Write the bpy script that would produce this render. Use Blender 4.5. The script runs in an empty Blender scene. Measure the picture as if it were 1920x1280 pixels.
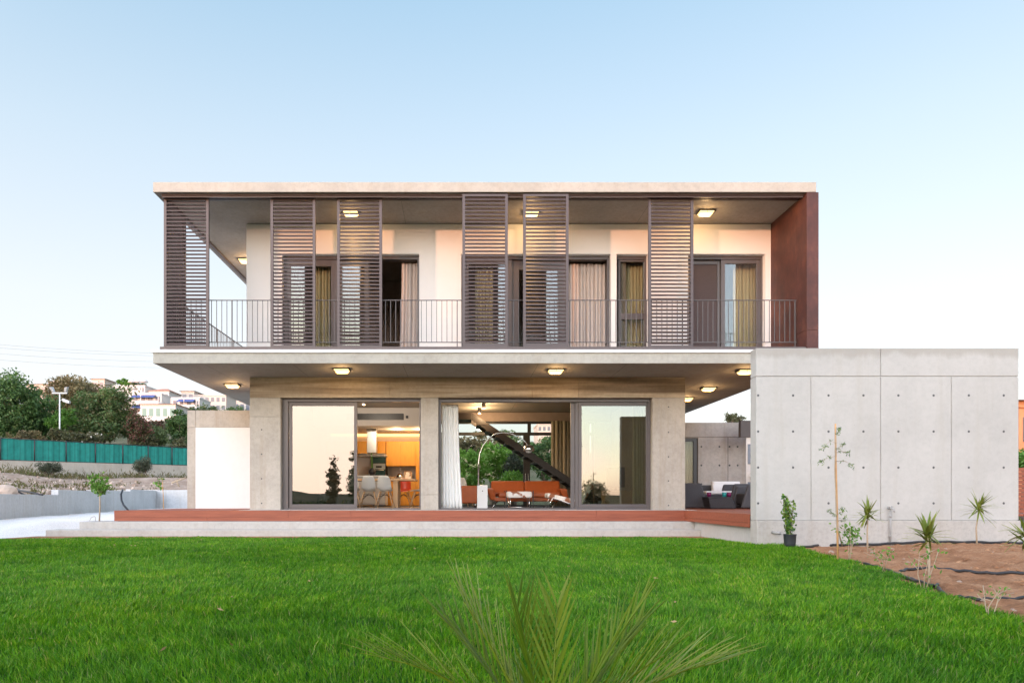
import bpy, bmesh, math, random
import numpy as np
from mathutils import Vector, Matrix
SC = bpy.context.scene
COL = SC.collection
R = math.radians
EYE = 0.70
F = 1280.0          # focal length in photo pixels (24 mm lens)
VX, VY = 862.0, 934.0

# ---------------------------------------------------------------- camera, sky, sun, exposure
cam_data = bpy.data.cameras.new('camera')
camera = bpy.data.objects.new('camera', cam_data)
COL.objects.link(camera)
camera.location = (0, 0, EYE)
camera.rotation_euler = (R(90), 0, 0)
cam_data.sensor_width = 36.0
cam_data.lens = 24.0
cam_data.shift_x = (960 - VX) / 1920
cam_data.shift_y = (VY - 640) / 1920
cam_data.clip_start = 0.05
cam_data.clip_end = 3000
SC.camera = camera

SKY_SAT, SKY_VAL, GLOW_GAIN, GLOW_SAT, GLOW_TINT, GLOW_CAP, GLOW_LOW = .64, 1.0, 3.35, .5, (1.03, .965, .985), (7.4, 6.7, 5.8), (6.6, 4.7, 3.7)
SUN_EL = R(2.4)
SUN_DIR = Vector((1.0, 1.3, -math.tan(SUN_EL) * 1.64)).normalized()
world = bpy.data.worlds.new("World")
SC.world = world
world.use_nodes = True
wt = world.node_tree
bg = wt.nodes['Background']
sky = wt.nodes.new('ShaderNodeTexSky')
sky.sky_type = 'NISHITA'
sky.sun_disc = False
sky.sun_elevation = SUN_EL
sky.sun_rotation = math.atan2(-1.0, -1.3) % (2 * math.pi)
sky.air_density = 1.0
sky.dust_density = 1.0
sky.ozone_density = 2.2
tc = wt.nodes.new('ShaderNodeTexCoord')
dt = wt.nodes.new('ShaderNodeVectorMath'); dt.operation = 'DOT_PRODUCT'; dt.inputs[1].default_value = (-.45, -.80, .38)
mr = wt.nodes.new('ShaderNodeMapRange'); mr.interpolation_type = 'SMOOTHSTEP'
mr.inputs[1].default_value = -.2; mr.inputs[2].default_value = .9
wt.links.new(tc.outputs['Generated'], dt.inputs[0]); wt.links.new(dt.outputs['Value'], mr.inputs[0])
# blue eastern sky ahead; evening glow in the western half, paled and brightened to light the house front
hs1 = wt.nodes.new('ShaderNodeHueSaturation'); hs1.inputs['Saturation'].default_value = SKY_SAT; hs1.inputs['Value'].default_value = SKY_VAL
hs2 = wt.nodes.new('ShaderNodeHueSaturation'); hs2.inputs['Saturation'].default_value = GLOW_SAT; hs2.inputs['Value'].default_value = GLOW_GAIN
wt.links.new(sky.outputs[0], hs1.inputs['Color']); wt.links.new(sky.outputs[0], hs2.inputs['Color'])
tn = wt.nodes.new('ShaderNodeVectorMath'); tn.operation = 'MULTIPLY'; tn.inputs[1].default_value = GLOW_TINT
wt.links.new(hs2.outputs[0], tn.inputs[0])
mxs = wt.nodes.new('ShaderNodeMix'); mxs.data_type = 'RGBA'
sz = wt.nodes.new('ShaderNodeSeparateXYZ'); wt.links.new(tc.outputs['Generated'], sz.inputs[0])
gr = wt.nodes.new('ShaderNodeValToRGB'); wt.links.new(sz.outputs['Z'], gr.inputs[0])
SKY_STOPS = [(0, (1.0, .95, .94)), (.12, (.97, .955, .965)), (.25, (.89, .925, .965)), (.43, (.655, .795, .915)), (.59, (.415, .635, .83)), (1.0, (.29, .50, .74))]
gr.color_ramp.elements[0].color = (*SKY_STOPS[0][1], 1); gr.color_ramp.elements[1].color = (*SKY_STOPS[-1][1], 1)
for p_, c_ in SKY_STOPS[1:-1]: gr.color_ramp.elements.new(p_).color = (*c_, 1)
mxh = wt.nodes.new('ShaderNodeMix'); mxh.data_type = 'RGBA'; mxh.inputs[0].default_value = .82     # even evening haze over the clear sky
wt.links.new(hs1.outputs[0], mxh.inputs[6]); wt.links.new(gr.outputs[0], mxh.inputs[7])
wt.links.new(mr.outputs[0], mxs.inputs[0]); wt.links.new(mxh.outputs[2], mxs.inputs[6]); wt.links.new(tn.outputs[0], mxs.inputs[7])
cap = wt.nodes.new('ShaderNodeVectorMath'); cap.operation = 'MINIMUM'    # caps the bright sky round the sun that the glass reflects
cz = wt.nodes.new('ShaderNodeMapRange'); cz.inputs[1].default_value = .0; cz.inputs[2].default_value = .30; wt.links.new(sz.outputs['Z'], cz.inputs[0])
cm = wt.nodes.new('ShaderNodeMix'); cm.data_type = 'RGBA'; cm.inputs[6].default_value = (*GLOW_LOW, 1); cm.inputs[7].default_value = (*GLOW_CAP, 1)
wt.links.new(cz.outputs[0], cm.inputs[0]); wt.links.new(cm.outputs[2], cap.inputs[1])
wt.links.new(mxs.outputs[2], cap.inputs[0]); wt.links.new(cap.outputs[0], bg.inputs[0])
bg.inputs[1].default_value = 0.15
sun_data = bpy.data.lights.new('sun', 'SUN')
sun_data.energy = .58
sun_data.angle = R(2.4)
sun_data.color = (1.0, 0.44, 0.24)
sun = bpy.data.objects.new('sun', sun_data)
COL.objects.link(sun)
sun.rotation_euler = SUN_DIR.to_track_quat('-Z', 'Y').to_euler()
SC.view_settings.view_transform = 'Standard'
SC.view_settings.look = 'None'
SC.view_settings.exposure = 2.83
SC.view_settings.gamma = 1.0
SC.render.engine = 'CYCLES'
SC.cycles.max_bounces = 8
SC.cycles.transparent_max_bounces = 16
SC.cycles.use_denoising = True
SC.cycles.sample_clamp_indirect = 6

# ---------------------------------------------------------------- helpers
def at(px, py, Y):
    return Vector(((px - VX) * Y / F, Y, EYE + (VY - py) * Y / F))
def wx(px, Y): return (px - VX) * Y / F
def wz(py, Y): return EYE + (VY - py) * Y / F

ORG = {}
def tag(o, label=None, cat=None, group=None, kind=None):
    if label: o['label'] = label
    if cat: o['category'] = cat
    if group: o['group'] = group
    if kind: o['kind'] = kind
    return o
def empty(name, loc, parent=None):
    o = bpy.data.objects.new(name, None)
    COL.objects.link(o)
    o.empty_display_size = 0.1
    loc = Vector(loc)
    ORG[o] = loc
    if parent is not None:
        o.parent = parent
        o.location = loc - ORG[parent]
    else:
        o.location = loc
    return o
def thing(name, label, cat, loc, group=None):
    return tag(empty(name, loc), label, cat, group)

class MB:
    """collects boxes, tubes and sheets in world coordinates for ONE mesh object"""
    def __init__(s): s.v = []; s.f = []; s.m = []; s.mi = 0; s.sm = []
    def add(s, vs, fs, smooth=False):
        n = len(s.v)
        s.v += [tuple(p) for p in vs]
        for f in fs:
            s.f.append(tuple(i + n for i in f)); s.m.append(s.mi); s.sm.append(smooth)
        return s
    def box(s, x0, x1, y0, y1, z0, z1):
        if x0 > x1: x0, x1 = x1, x0
        if y0 > y1: y0, y1 = y1, y0
        if z0 > z1: z0, z1 = z1, z0
        vs = [(x0,y0,z0),(x1,y0,z0),(x1,y1,z0),(x0,y1,z0),(x0,y0,z1),(x1,y0,z1),(x1,y1,z1),(x0,y1,z1)]
        return s.add(vs, [(0,3,2,1),(4,5,6,7),(0,1,5,4),(1,2,6,5),(2,3,7,6),(3,0,4,7)])
    def hexa(s, lo, hi):
        """solid between a lower quad and an upper quad"""
        return s.add(list(lo) + list(hi), [(0,3,2,1),(4,5,6,7),(0,1,5,4),(1,2,6,5),(2,3,7,6),(3,0,4,7)])
    def tube(s, pts, rad, n=6, caps=True, smooth=True):
        pts = [Vector(p) for p in pts]
        if not hasattr(rad, '__len__'): rad = [rad] * len(pts)
        ref = Vector((0.0, 0.0, 1.0))
        rings = []
        prev_a = None
        for i, p in enumerate(pts):
            d = (pts[min(i+1, len(pts)-1)] - pts[max(i-1, 0)])
            if d.length < 1e-9: d = Vector((0,0,1))
            d.normalize()
            if prev_a is None:
                r0 = ref if abs(d.dot(ref)) < .95 else Vector((1,0,0))
                a = d.cross(r0).normalized()
            else:
                a = (prev_a - d * prev_a.dot(d))
                a = a.normalized() if a.length > 1e-6 else d.cross(ref).normalized()
            prev_a = a
            b = d.cross(a)
            rings.append([p + (a * math.cos(2*math.pi*k/n) + b * math.sin(2*math.pi*k/n)) * rad[i] for k in range(n)])
        vs = [q for r in rings for q in r]
        fs = []
        for i in range(len(rings) - 1):
            for k in range(n):
                fs.append((i*n+k, i*n+(k+1) % n, (i+1)*n+(k+1) % n, (i+1)*n+k))
        if caps:
            fs.append(tuple(range(n))[::-1]); fs.append(tuple(range((len(rings)-1)*n, len(rings)*n)))
        return s.add(vs, fs, smooth)
    def lathe(s, c, prof, n=16, smooth=True):
        """profile of (radius, z) turned about the vertical through c"""
        c = Vector(c); vs = []; fs = []
        for r, z in prof:
            for k in range(n):
                a = 2*math.pi*k/n
                vs.append((c.x + r*math.cos(a), c.y + r*math.sin(a), c.z + z))
        for i in range(len(prof)-1):
            for k in range(n):
                fs.append((i*n+k, i*n+(k+1) % n, (i+1)*n+(k+1) % n, (i+1)*n+k))
        if prof[0][0] > 1e-5: fs.append(tuple(range(n))[::-1])
        if prof[-1][0] > 1e-5: fs.append(tuple(range((len(prof)-1)*n, len(prof)*n)))
        return s.add(vs, fs, smooth)
    def disc_y(s, x, y, z, r, n=10, depth=.002):
        """small round plug on a wall face looking towards -Y"""
        vs = [(x + r*math.cos(2*math.pi*k/n), y, z + r*math.sin(2*math.pi*k/n)) for k in range(n)]
        vs += [(x + .8*r*math.cos(2*math.pi*k/n), y - depth, z + .8*r*math.sin(2*math.pi*k/n)) for k in range(n)]
        fs = [tuple(range(n, 2*n))] + [(k, (k+1) % n, n+(k+1) % n, n+k) for k in range(n)]
        return s.add(vs, fs)
    def wall(s, axis, a0, a1, t0, t1, z0, z1, holes):
        """wall along X (axis 'x', thickness in Y) or along Y with rectangular openings; one clean skin"""
        A = sorted(set([a0, a1] + [h[0] for h in holes] + [h[1] for h in holes]))
        A = [a for a in A if a0 - 1e-6 <= a <= a1 + 1e-6]
        Z = sorted(set([z0, z1] + [h[2] for h in holes] + [h[3] for h in holes]))
        Z = [z for z in Z if z0 - 1e-6 <= z <= z1 + 1e-6]
        na, nz = len(A)-1, len(Z)-1
        sol = np.ones((na+2, nz+2), bool); sol[0] = sol[-1] = False; sol[:, 0] = sol[:, -1] = False
        for i in range(na):
            for j in range(nz):
                ca, cz = (A[i]+A[i+1])/2, (Z[j]+Z[j+1])/2
                for h in holes:
                    if h[0] < ca < h[1] and h[2] < cz < h[3]: sol[i+1, j+1] = False
        P = (lambda a, t, z: (a, t, z)) if axis == 'x' else (lambda a, t, z: (t, a, z))
        for i in range(na):
            for j in range(nz):
                if not sol[i+1, j+1]: continue
                b0, b1, c0, c1 = A[i], A[i+1], Z[j], Z[j+1]
                q = [[P(b0,t0,c0),P(b1,t0,c0),P(b1,t0,c1),P(b0,t0,c1)], [P(b0,t1,c0),P(b0,t1,c1),P(b1,t1,c1),P(b1,t1,c0)]]
                if not sol[i, j+1]: q.append([P(b0,t0,c0),P(b0,t0,c1),P(b0,t1,c1),P(b0,t1,c0)])
                if not sol[i+2, j+1]: q.append([P(b1,t0,c0),P(b1,t1,c0),P(b1,t1,c1),P(b1,t0,c1)])
                if not sol[i+1, j]: q.append([P(b0,t0,c0),P(b0,t1,c0),P(b1,t1,c0),P(b1,t0,c0)])
                if not sol[i+1, j+2]: q.append([P(b0,t0,c1),P(b1,t0,c1),P(b1,t1,c1),P(b0,t1,c1)])
                for k in q:
                    if axis == 'y': k = k[::-1]
                    s.add(k, [(0,1,2,3)])
        return s
    def build(s, name, mats, parent=None, bev=0, thick=0, sub=0, loc=None):
        me = bpy.data.meshes.new(name)
        org = Vector((0,0,0))
        if parent is not None: org = ORG[parent]
        if loc is not None: org = Vector(loc)
        me.from_pydata([(p[0]-org.x, p[1]-org.y, p[2]-org.z) for p in s.v], [], s.f)
        if not isinstance(mats, (list, tuple)): mats = [mats]
        for m in mats: me.materials.append(m)
        me.polygons.foreach_set('material_index', s.m)
        me.polygons.foreach_set('use_smooth', s.sm)
        me.update()
        o = bpy.data.objects.new(name, me)
        COL.objects.link(o)
        ORG[o] = org
        if parent is not None:
            o.parent = parent
            o.location = org - ORG[parent]
        else:
            o.location = org
        if thick:
            md = o.modifiers.new('thick', 'SOLIDIFY'); md.thickness = thick; md.offset = 0
        if sub:
            md = o.modifiers.new('sub', 'SUBSURF'); md.levels = sub; md.render_levels = sub
        if bev:
            md = o.modifiers.new('bev', 'BEVEL'); md.width = bev; md.segments = 2; md.limit_method = 'ANGLE'; md.angle_limit = R(40)
        return o

def np_obj(name, V, loops, starts, mats, parent=None, midx=None, smooth=False, loc=None):
    """fast mesh from numpy arrays (world coordinates)"""
    me = bpy.data.meshes.new(name)
    org = Vector((0,0,0))
    if parent is not None: org = ORG[parent]
    if loc is not None: org = Vector(loc)
    V = np.asarray(V, dtype=np.float32) - np.array(org, dtype=np.float32)
    me.vertices.add(len(V)); me.vertices.foreach_set('co', V.ravel())
    me.loops.add(len(loops)); me.loops.foreach_set('vertex_index', np.asarray(loops, dtype=np.int32))
    me.polygons.add(len(starts)); me.polygons.foreach_set('loop_start', np.asarray(starts, dtype=np.int32))
    if not isinstance(mats, (list, tuple)): mats = [mats]
    for m in mats: me.materials.append(m)
    if midx is not None: me.polygons.foreach_set('material_index', np.asarray(midx, dtype=np.int32))
    if smooth: me.polygons.foreach_set('use_smooth', np.ones(len(starts), bool))
    me.update(calc_edges=True)
    me.validate()
    o = bpy.data.objects.new(name, me)
    COL.objects.link(o)
    ORG[o] = org
    if parent is not None:
        o.parent = parent; o.location = org - ORG[parent]
    else:
        o.location = org
    return o
def quads(n):
    return np.arange(n*4, dtype=np.int32), np.arange(0, n*4, 4, dtype=np.int32)
def leaf_quads(C, L, W, rng, up=0.0, U=None):
    """one folded-diamond leaf per centre"""
    n = len(C)
    if U is None:
        U = rng.normal(size=(n, 3)); U[:, 2] += up
    U = U / np.linalg.norm(U, axis=1, keepdims=True)
    T = rng.normal(size=(n, 3))
    Wv = np.cross(U, T); Wv /= (np.linalg.norm(Wv, axis=1, keepdims=True) + 1e-9)
    L = np.broadcast_to(np.asarray(L, float), (n,))[:, None]; W = np.broadcast_to(np.asarray(W, float), (n,))[:, None]
    return np.stack([C - U*L*.5, C + Wv*W*.5 - U*L*.08, C + U*L*.5, C - Wv*W*.5 - U*L*.08], 1).reshape(-1, 3)
def copy_tree(o, parent=None):
    c = o.copy(); COL.objects.link(c)
    if parent is not None: c.parent = parent
    for ch in list(o.children): copy_tree(ch, c)
    return c
def dup(o, loc, label=None, rz=None, group=None):
    c = copy_tree(o); c.location = loc
    if rz is not None: c.rotation_euler = (0, 0, rz)
    if label: c['label'] = label
    if group: c['group'] = group
    return c

# ---------------------------------------------------------------- materials
def new_mat(name):
    m = bpy.data.materials.new(name); m.use_nodes = True
    nt = m.node_tree
    return m, nt, nt.nodes['Principled BSDF']
def N(nt, t, **kw):
    n = nt.nodes.new(t)
    for k, v in kw.items(): setattr(n, k, v)
    return n
def ramp(nt, fac, stops):
    r = N(nt, 'ShaderNodeValToRGB')
    el = r.color_ramp.elements
    el[0].position, el[0].color = stops[0][0], (*stops[0][1], 1)
    el[1].position, el[1].color = stops[-1][0], (*stops[-1][1], 1)
    for p, c in stops[1:-1]:
        e = el.new(p); e.color = (*c, 1)
    nt.links.new(fac, r.inputs[0])
    return r.outputs[0]
def noise(nt, scale, detail=4, rough=.55, stretch=(1,1,1), seed=0):
    tc = N(nt, 'ShaderNodeTexCoord')
    mp = N(nt, 'ShaderNodeMapping')
    mp.inputs['Scale'].default_value = stretch
    mp.inputs['Location'].default_value = (seed*3.7, seed*1.3, seed*2.1)
    nt.links.new(tc.outputs['Object'], mp.inputs[0])
    n = N(nt, 'ShaderNodeTexNoise')
    n.inputs['Scale'].default_value = scale; n.inputs['Detail'].default_value = detail; n.inputs['Roughness'].default_value = rough
    nt.links.new(mp.outputs[0], n.inputs[0])
    return n.outputs[0]
def mixc(nt, fac, a, b, mode='MIX'):
    m = N(nt, 'ShaderNodeMix', data_type='RGBA', blend_type=mode)
    if isinstance(fac, (int, float)): m.inputs[0].default_value = fac
    else: nt.links.new(fac, m.inputs[0])
    for i, v in ((6, a), (7, b)):
        if isinstance(v, tuple): m.inputs[i].default_value = (*v[:3], 1)
        else: nt.links.new(v, m.inputs[i])
    return m.outputs[2]
def bump(nt, p, h, strength=.3, dist=.01):
    b = N(nt, 'ShaderNodeBump'); b.inputs['Strength'].default_value = strength; b.inputs['Distance'].default_value = dist
    nt.links.new(h, b.inputs['Height']); nt.links.new(b.outputs[0], p.inputs['Normal'])
def sc(c, k): return tuple(x*k for x in c)
def pmat(name, base, rough=.6, var=.12, scale=6, metal=0.0, bmp=0.0, stretch=(1,1,1), spec=.5, detail=4):
    m, nt, p = new_mat(name)
    n = noise(nt, scale, detail, .6, stretch)
    nt.links.new(ramp(nt, n, [(.25, sc(base, 1-var)), (.5, base), (.75, sc(base, 1+var))]), p.inputs['Base Color'])
    p.inputs['Roughness'].default_value = rough; p.inputs['Metallic'].default_value = metal
    p.inputs['Specular IOR Level'].default_value = spec
    if bmp: bump(nt, p, n, bmp, .01)
    return m
def concrete(name, base, mottle=.12, stain=.25, warm=(.75,.66,.55), boards=False, bz=.14, fine_amp=1.0, top=None):
    m, nt, p = new_mat(name)
    big = noise(nt, .9, 5, .6)
    fine = noise(nt, 14, 6, .7, seed=2)
    streak = noise(nt, 2.2, 5, .65, (3.0, 3.0, .22), seed=4)
    c = ramp(nt, big, [(.3, sc(base, 1-mottle)), (.52, base), (.72, sc(base, 1+mottle*.7))])
    c = mixc(nt, ramp(nt, fine, [(.35, (.88,)*3), (.6, (1.0,)*3)]), (0,0,0), c) if False else mixc(nt, 1.0, c, ramp(nt, fine, [(.3, (1-.16*fine_amp,)*3), (.55, (1.0,)*3), (.8, (1+.06*fine_amp,)*3)]), 'MULTIPLY')
    st = ramp(nt, streak, [(.5, (0,)*3), (.72, (1,)*3)])
    sep = N(nt, 'ShaderNodeSeparateColor'); nt.links.new(st, sep.inputs[0])
    mul = N(nt, 'ShaderNodeMath', operation='MULTIPLY'); mul.inputs[1].default_value = stain
    nt.links.new(sep.outputs[0], mul.inputs[0])
    c = mixc(nt, mul.outputs[0], c, tuple(base[i]*warm[i] for i in range(3)))
    pores = noise(nt, 60, 2, .5, seed=6)
    c = mixc(nt, 1.0, c, ramp(nt, pores, [(.22, (.55,)*3), (.32, (1.0,)*3), (.9, (1.0,)*3)]), 'MULTIPLY')
    if top:      # dark weathering creeping down from the coping
        tcx = N(nt, 'ShaderNodeTexCoord'); sx = N(nt, 'ShaderNodeSeparateXYZ'); nt.links.new(tcx.outputs['Object'], sx.inputs[0])
        wn = noise(nt, 1.6, 6, .7, (1, 1, .25), seed=12)
        a1 = N(nt, 'ShaderNodeMath', operation='MULTIPLY_ADD'); nt.links.new(wn, a1.inputs[0]); a1.inputs[1].default_value = .42; nt.links.new(sx.outputs['Z'], a1.inputs[2])
        r1 = N(nt, 'ShaderNodeMapRange'); nt.links.new(a1.outputs[0], r1.inputs[0]); r1.inputs[1].default_value = top+.05; r1.inputs[2].default_value = top+.13; r1.inputs[3].default_value = 0; r1.inputs[4].default_value = .5
        c = mixc(nt, r1.outputs[0], c, tuple(base[i]*(.62, .58, .52)[i] for i in range(3)))
    if boards:
        bn = noise(nt, 1.0, 2, .5, (.35, .35, 1/bz*.9), seed=8)
        c = mixc(nt, 1.0, c, ramp(nt, bn, [(.32, (.36,.31,.25)), (.47, (.74,.68,.60)), (.6, (1.08,1.05,.98))]), 'MULTIPLY')
        gr = noise(nt, 9, 5, .7, (.12, .12, 5.0), seed=9)
        c = mixc(nt, 1.0, c, ramp(nt, gr, [(.3, (.72,.68,.62)), (.6, (1.0,)*3)]), 'MULTIPLY')
    nt.links.new(c, p.inputs['Base Color'])
    p.inputs['Roughness'].default_value = .8
    bump(nt, p, fine, .25, .006)
    return m
def emit(name, col, strength):
    m, nt, p = new_mat(name)
    p.inputs['Base Color'].default_value = (*col, 1)
    p.inputs['Emission Color'].default_value = (*col, 1); p.inputs['Emission Strength'].default_value = strength
    return m
def glass(name, tint=(.8,.86,.84), lo=.16, hi=.9):
    m, nt, p = new_mat(name)
    nt.nodes.remove(p)
    out = nt.nodes['Material Output']
    tr = N(nt, 'ShaderNodeBsdfTransparent'); tr.inputs[0].default_value = (*tint, 1)
    gl = N(nt, 'ShaderNodeBsdfGlossy'); gl.inputs['Roughness'].default_value = 0.004; gl.inputs[0].default_value = (.97,.98,.97,1)
    nz = noise(nt, .7, 1, .4)
    b = N(nt, 'ShaderNodeBump'); b.inputs['Strength'].default_value = .04; b.inputs['Distance'].default_value = .02
    nt.links.new(nz, b.inputs['Height']); nt.links.new(b.outputs[0], gl.inputs['Normal'])
    lw = N(nt, 'ShaderNodeFresnel'); lw.inputs[0].default_value = 1.5
    mr = N(nt, 'ShaderNodeMapRange'); mr.inputs[1].default_value = .04; mr.inputs[2].default_value = 1; mr.inputs[3].default_value = lo; mr.inputs[4].default_value = hi
    nt.links.new(lw.outputs[0], mr.inputs[0])
    mx = N(nt, 'ShaderNodeMixShader')
    nt.links.new(mr.outputs[0], mx.inputs[0]); nt.links.new(tr.outputs[0], mx.inputs[1]); nt.links.new(gl.outputs[0], mx.inputs[2])
    nt.links.new(mx.outputs[0], out.inputs[0])
    return m
def leafmat(name, cols, rough=.5, trans=.25, patch=.6, patch_scale=.7):
    """random leaf-to-leaf colour plus large clumps of tone"""
    m, nt, p = new_mat(name)
    g = N(nt, 'ShaderNodeNewGeometry')
    k = len(cols)
    c = ramp(nt, g.outputs['Random Per Island'], [(i/(k-1), cols[i]) for i in range(k)])
    pn = noise(nt, patch_scale, 3, .6)
    c = mixc(nt, 1.0, c, ramp(nt, pn, [(.3, (1-patch*.5,)*3), (.7, (1+patch*.5, 1+patch*.45, 1+patch*.2))]), 'MULTIPLY')
    nt.links.new(c, p.inputs['Base Color'])
    p.inputs['Roughness'].default_value = rough; p.inputs['Specular IOR Level'].default_value = .3
    out = nt.nodes['Material Output']
    t = N(nt, 'ShaderNodeBsdfTranslucent'); nt.links.new(c, t.inputs[0])
    mx = N(nt, 'ShaderNodeMixShader'); mx.inputs[0].default_value = trans
    nt.links.new(p.outputs[0], mx.inputs[1]); nt.links.new(t.outputs[0], mx.inputs[2]); nt.links.new(mx.outputs[0], out.inputs[0])
    return m
def wood(name, a, b, stretch=(1, 12, 12), scale=2.5, rough=.5):
    m, nt, p = new_mat(name)
    n = noise(nt, scale, 6, .65, stretch)
    nt.links.new(ramp(nt, n, [(.25, a), (.7, b)]), p.inputs['Base Color'])
    p.inputs['Roughness'].default_value = rough
    return m

M = {}
M['concrete'] = concrete('pale facade concrete', (.43,.388,.332), .20, .5)
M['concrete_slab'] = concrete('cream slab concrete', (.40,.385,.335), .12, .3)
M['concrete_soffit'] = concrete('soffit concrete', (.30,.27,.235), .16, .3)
M['concrete_board'] = concrete('board marked concrete', (.46,.395,.315), .12, .3, boards=True)
M['concrete_wall'] = concrete('light grey wall concrete', (.44,.428,.40), .10, .45, (.88,.84,.78), fine_amp=.45, top=2.965)
M['concrete_dark'] = concrete('weathered concrete', (.45,.405,.37), .3, .5)
M['concrete_old'] = concrete('grey blue concrete', (.50,.51,.515), .14, .4)
M['concrete_step'] = concrete('step concrete', (.43,.405,.37), .1, .3)
M['plug'] = pmat('tie hole shadow grey', (.10,.10,.10), .9)
M['render'] = pmat('white render', (.80,.775,.74), .8, .02, 3, bmp=.05)
M['white_panel'] = pmat('white panel', (.68,.675,.66), .6, .03)
M['bronze'] = pmat('brown metal', (.075,.055,.052), .42, .08, 8, metal=.0)
M['louvre'] = pmat('brown louvre metal', (.070,.052,.051), .45, .10, 5)
M['stair'] = pmat('dark brown stair steel', (.024,.018,.017), .45, .1)
M['dark_metal'] = pmat('dark metal', (.045,.042,.045), .4, .1)
M['frame'] = pmat('window frame metal', (.10,.085,.083), .38, .06)
M['rail'] = pmat('grey rail metal', (.085,.078,.078), .45, .1)
M['chrome'] = pmat('chrome', (.75,.75,.75), .12, .02, metal=1.0)
M['steel'] = pmat('brushed steel', (.55,.54,.52), .3, .05, 20, metal=1.0, stretch=(1,1,14))
M['glass'] = glass('facade glass', (.84,.88,.85), .08, .9)
M['glass_strong'] = glass('coated facade glass', (.56,.60,.54), .125, .92)
M['glass_tinted'] = glass('tinted facade glass', (.30,.32,.29), .15, .92)
M['clear'] = glass('clear glass', (.92,.95,.93), .025, .9)
M['floor_tile'] = pmat('grey floor tile', (.32,.32,.33), .35, .06)
M['inner_wall'] = pmat('interior plaster', (.55,.52,.50), .8, .03)
M['inner_dark'] = pmat('brown interior wall', (.33,.255,.225), .7, .1)
M['screen'] = pmat('insect screen', (.085,.062,.06), .9, .08, 40)
M['orange_oak'] = wood('orange oak veneer', (.60,.25,.025), (.74,.35,.045), (10, 10, .8), 3)
M['beech'] = wood('beech wood', (.50,.32,.18), (.62,.42,.25), (9, 9, 1))
M['deck'] = wood('terracotta timber', (.20,.050,.024), (.31,.085,.040), (.7, 9, 9), 2.5, .6)
M['white_plastic'] = pmat('white plastic', (.80,.80,.79), .35, .01)
M['red_plastic'] = pmat('red plastic', (.62,.06,.02), .35, .03)
M['leather'] = pmat('orange leather', (.42,.095,.022), .42, .12, 7, bmp=.1)
M['black'] = pmat('black', (.02,.02,.022), .4, .1)
M['oven_glass'] = pmat('oven glass', (.02,.05,.055), .12, .1)
M['marble'] = pmat('white marble', (.82,.82,.81), .25, .04, 3)
M['curtain_white'] = pmat('white curtain', (.82,.82,.79), .9, .02)
M['curtain_beige'] = pmat('beige curtain', (.70,.57,.38), .9, .06)
M['curtain_pink'] = pmat('pale pink curtain', (.58,.49,.43), .9, .04)
M['curtain_olive'] = pmat('olive curtain', (.36,.32,.24), .9, .05)
M['wicker'] = pmat('charcoal weave', (.062,.060,.066), .7, .2, 90, bmp=.4)
M['wicker_dark'] = pmat('black weave', (.035,.034,.038), .6, .2, 90, bmp=.4)
M['cushion'] = pmat('white cushion', (.80,.77,.76), .9, .02)
M['teal_glass'] = pmat('teal plastic', (.02,.28,.28), .2, .05)
M['purple_glass'] = pmat('purple plastic', (.16,.01,.07), .2, .05)
M['hose'] = pmat('black hose', (.018,.018,.02), .5, .2)
M['pot'] = pmat('black nursery pot', (.022,.026,.03), .55, .2)
M['pipe'] = pmat('grey pipe', (.30,.29,.275), .5, .06)
M['bamboo'] = pmat('bamboo stake', (.52,.29,.12), .6, .2, 12)
M['stem'] = pmat('pale stem', (.38,.29,.20), .8, .15, 20)
M['bark'] = pmat('bark', (.13,.095,.07), .9, .3, 9, bmp=.5)
M['roof_tile'] = pmat('red roof tile', (.42,.19,.125), .8, .2, 2.0, stretch=(1,1,6))
M['villa_white'] = pmat('villa white', (.58,.57,.55), .8, .04)
M['villa_pink'] = pmat('villa pink', (.55,.48,.43), .8, .05)
M['villa_orange'] = pmat('villa orange', (.62,.28,.13), .8, .06)
M['villa_window'] = pmat('villa window', (.13,.14,.17), .25, .15)  # dark glossy panes of the villa windows
M['awning'] = pmat('blue awning', (.05,.09,.26), .7, .1)
M['shutter_green'] = pmat('green shutter', (.17,.29,.25), .6, .1)
M['white_metal'] = pmat('white metal', (.58,.58,.58), .45, .04)
M['boulder'] = pmat('limestone', (.50,.40,.33), .9, .2, 5, bmp=.5)
def corten():
    m, nt, p = new_mat('corten steel')
    a = noise(nt, 1.6, 6, .65); b = noise(nt, 9, 5, .7, (1,1,.35), seed=3)
    c = ramp(nt, a, [(.3, (.046,.015,.011)), (.5, (.082,.025,.017)), (.70, (.15,.052,.03))])
    c = mixc(nt, 1.0, c, ramp(nt, b, [(.3, (.75,.72,.72)), (.7, (1.12,1.1,1.1))]), 'MULTIPLY')
    nt.links.new(c, p.inputs['Base Color']); p.inputs['Roughness'].default_value = .62
    return m
M['corten'] = corten()
def net_mat():
    m, nt, p = new_mat('green shade net')
    n = noise(nt, 3, 4, .6); w = N(nt, 'ShaderNodeTexWave', wave_type='BANDS', bands_direction='X')
    tc = N(nt, 'ShaderNodeTexCoord'); nt.links.new(tc.outputs['Object'], w.inputs[0])
    w.inputs['Scale'].default_value = 1.6; w.inputs['Distortion'].default_value = .6
    c = ramp(nt, n, [(.3, (.011,.21,.175)), (.7, (.018,.29,.24))])
    c = mixc(nt, 1.0, c, ramp(nt, w.outputs[0], [(.0, (.72,)*3), (.35, (1.0,)*3)]), 'MULTIPLY')
    nt.links.new(c, p.inputs['Base Color']); p.inputs['Roughness'].default_value = .75
    return m
M['net'] = net_mat()
def cow():
    m, nt, p = new_mat('cowhide')
    n = noise(nt, 4.5, 2, .5)
    nt.links.new(ramp(nt, n, [(.52, (.80,.77,.73)), (.57, (.30,.12,.06))]), p.inputs['Base Color'])
    p.inputs['Roughness'].default_value = .8
    return m
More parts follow.
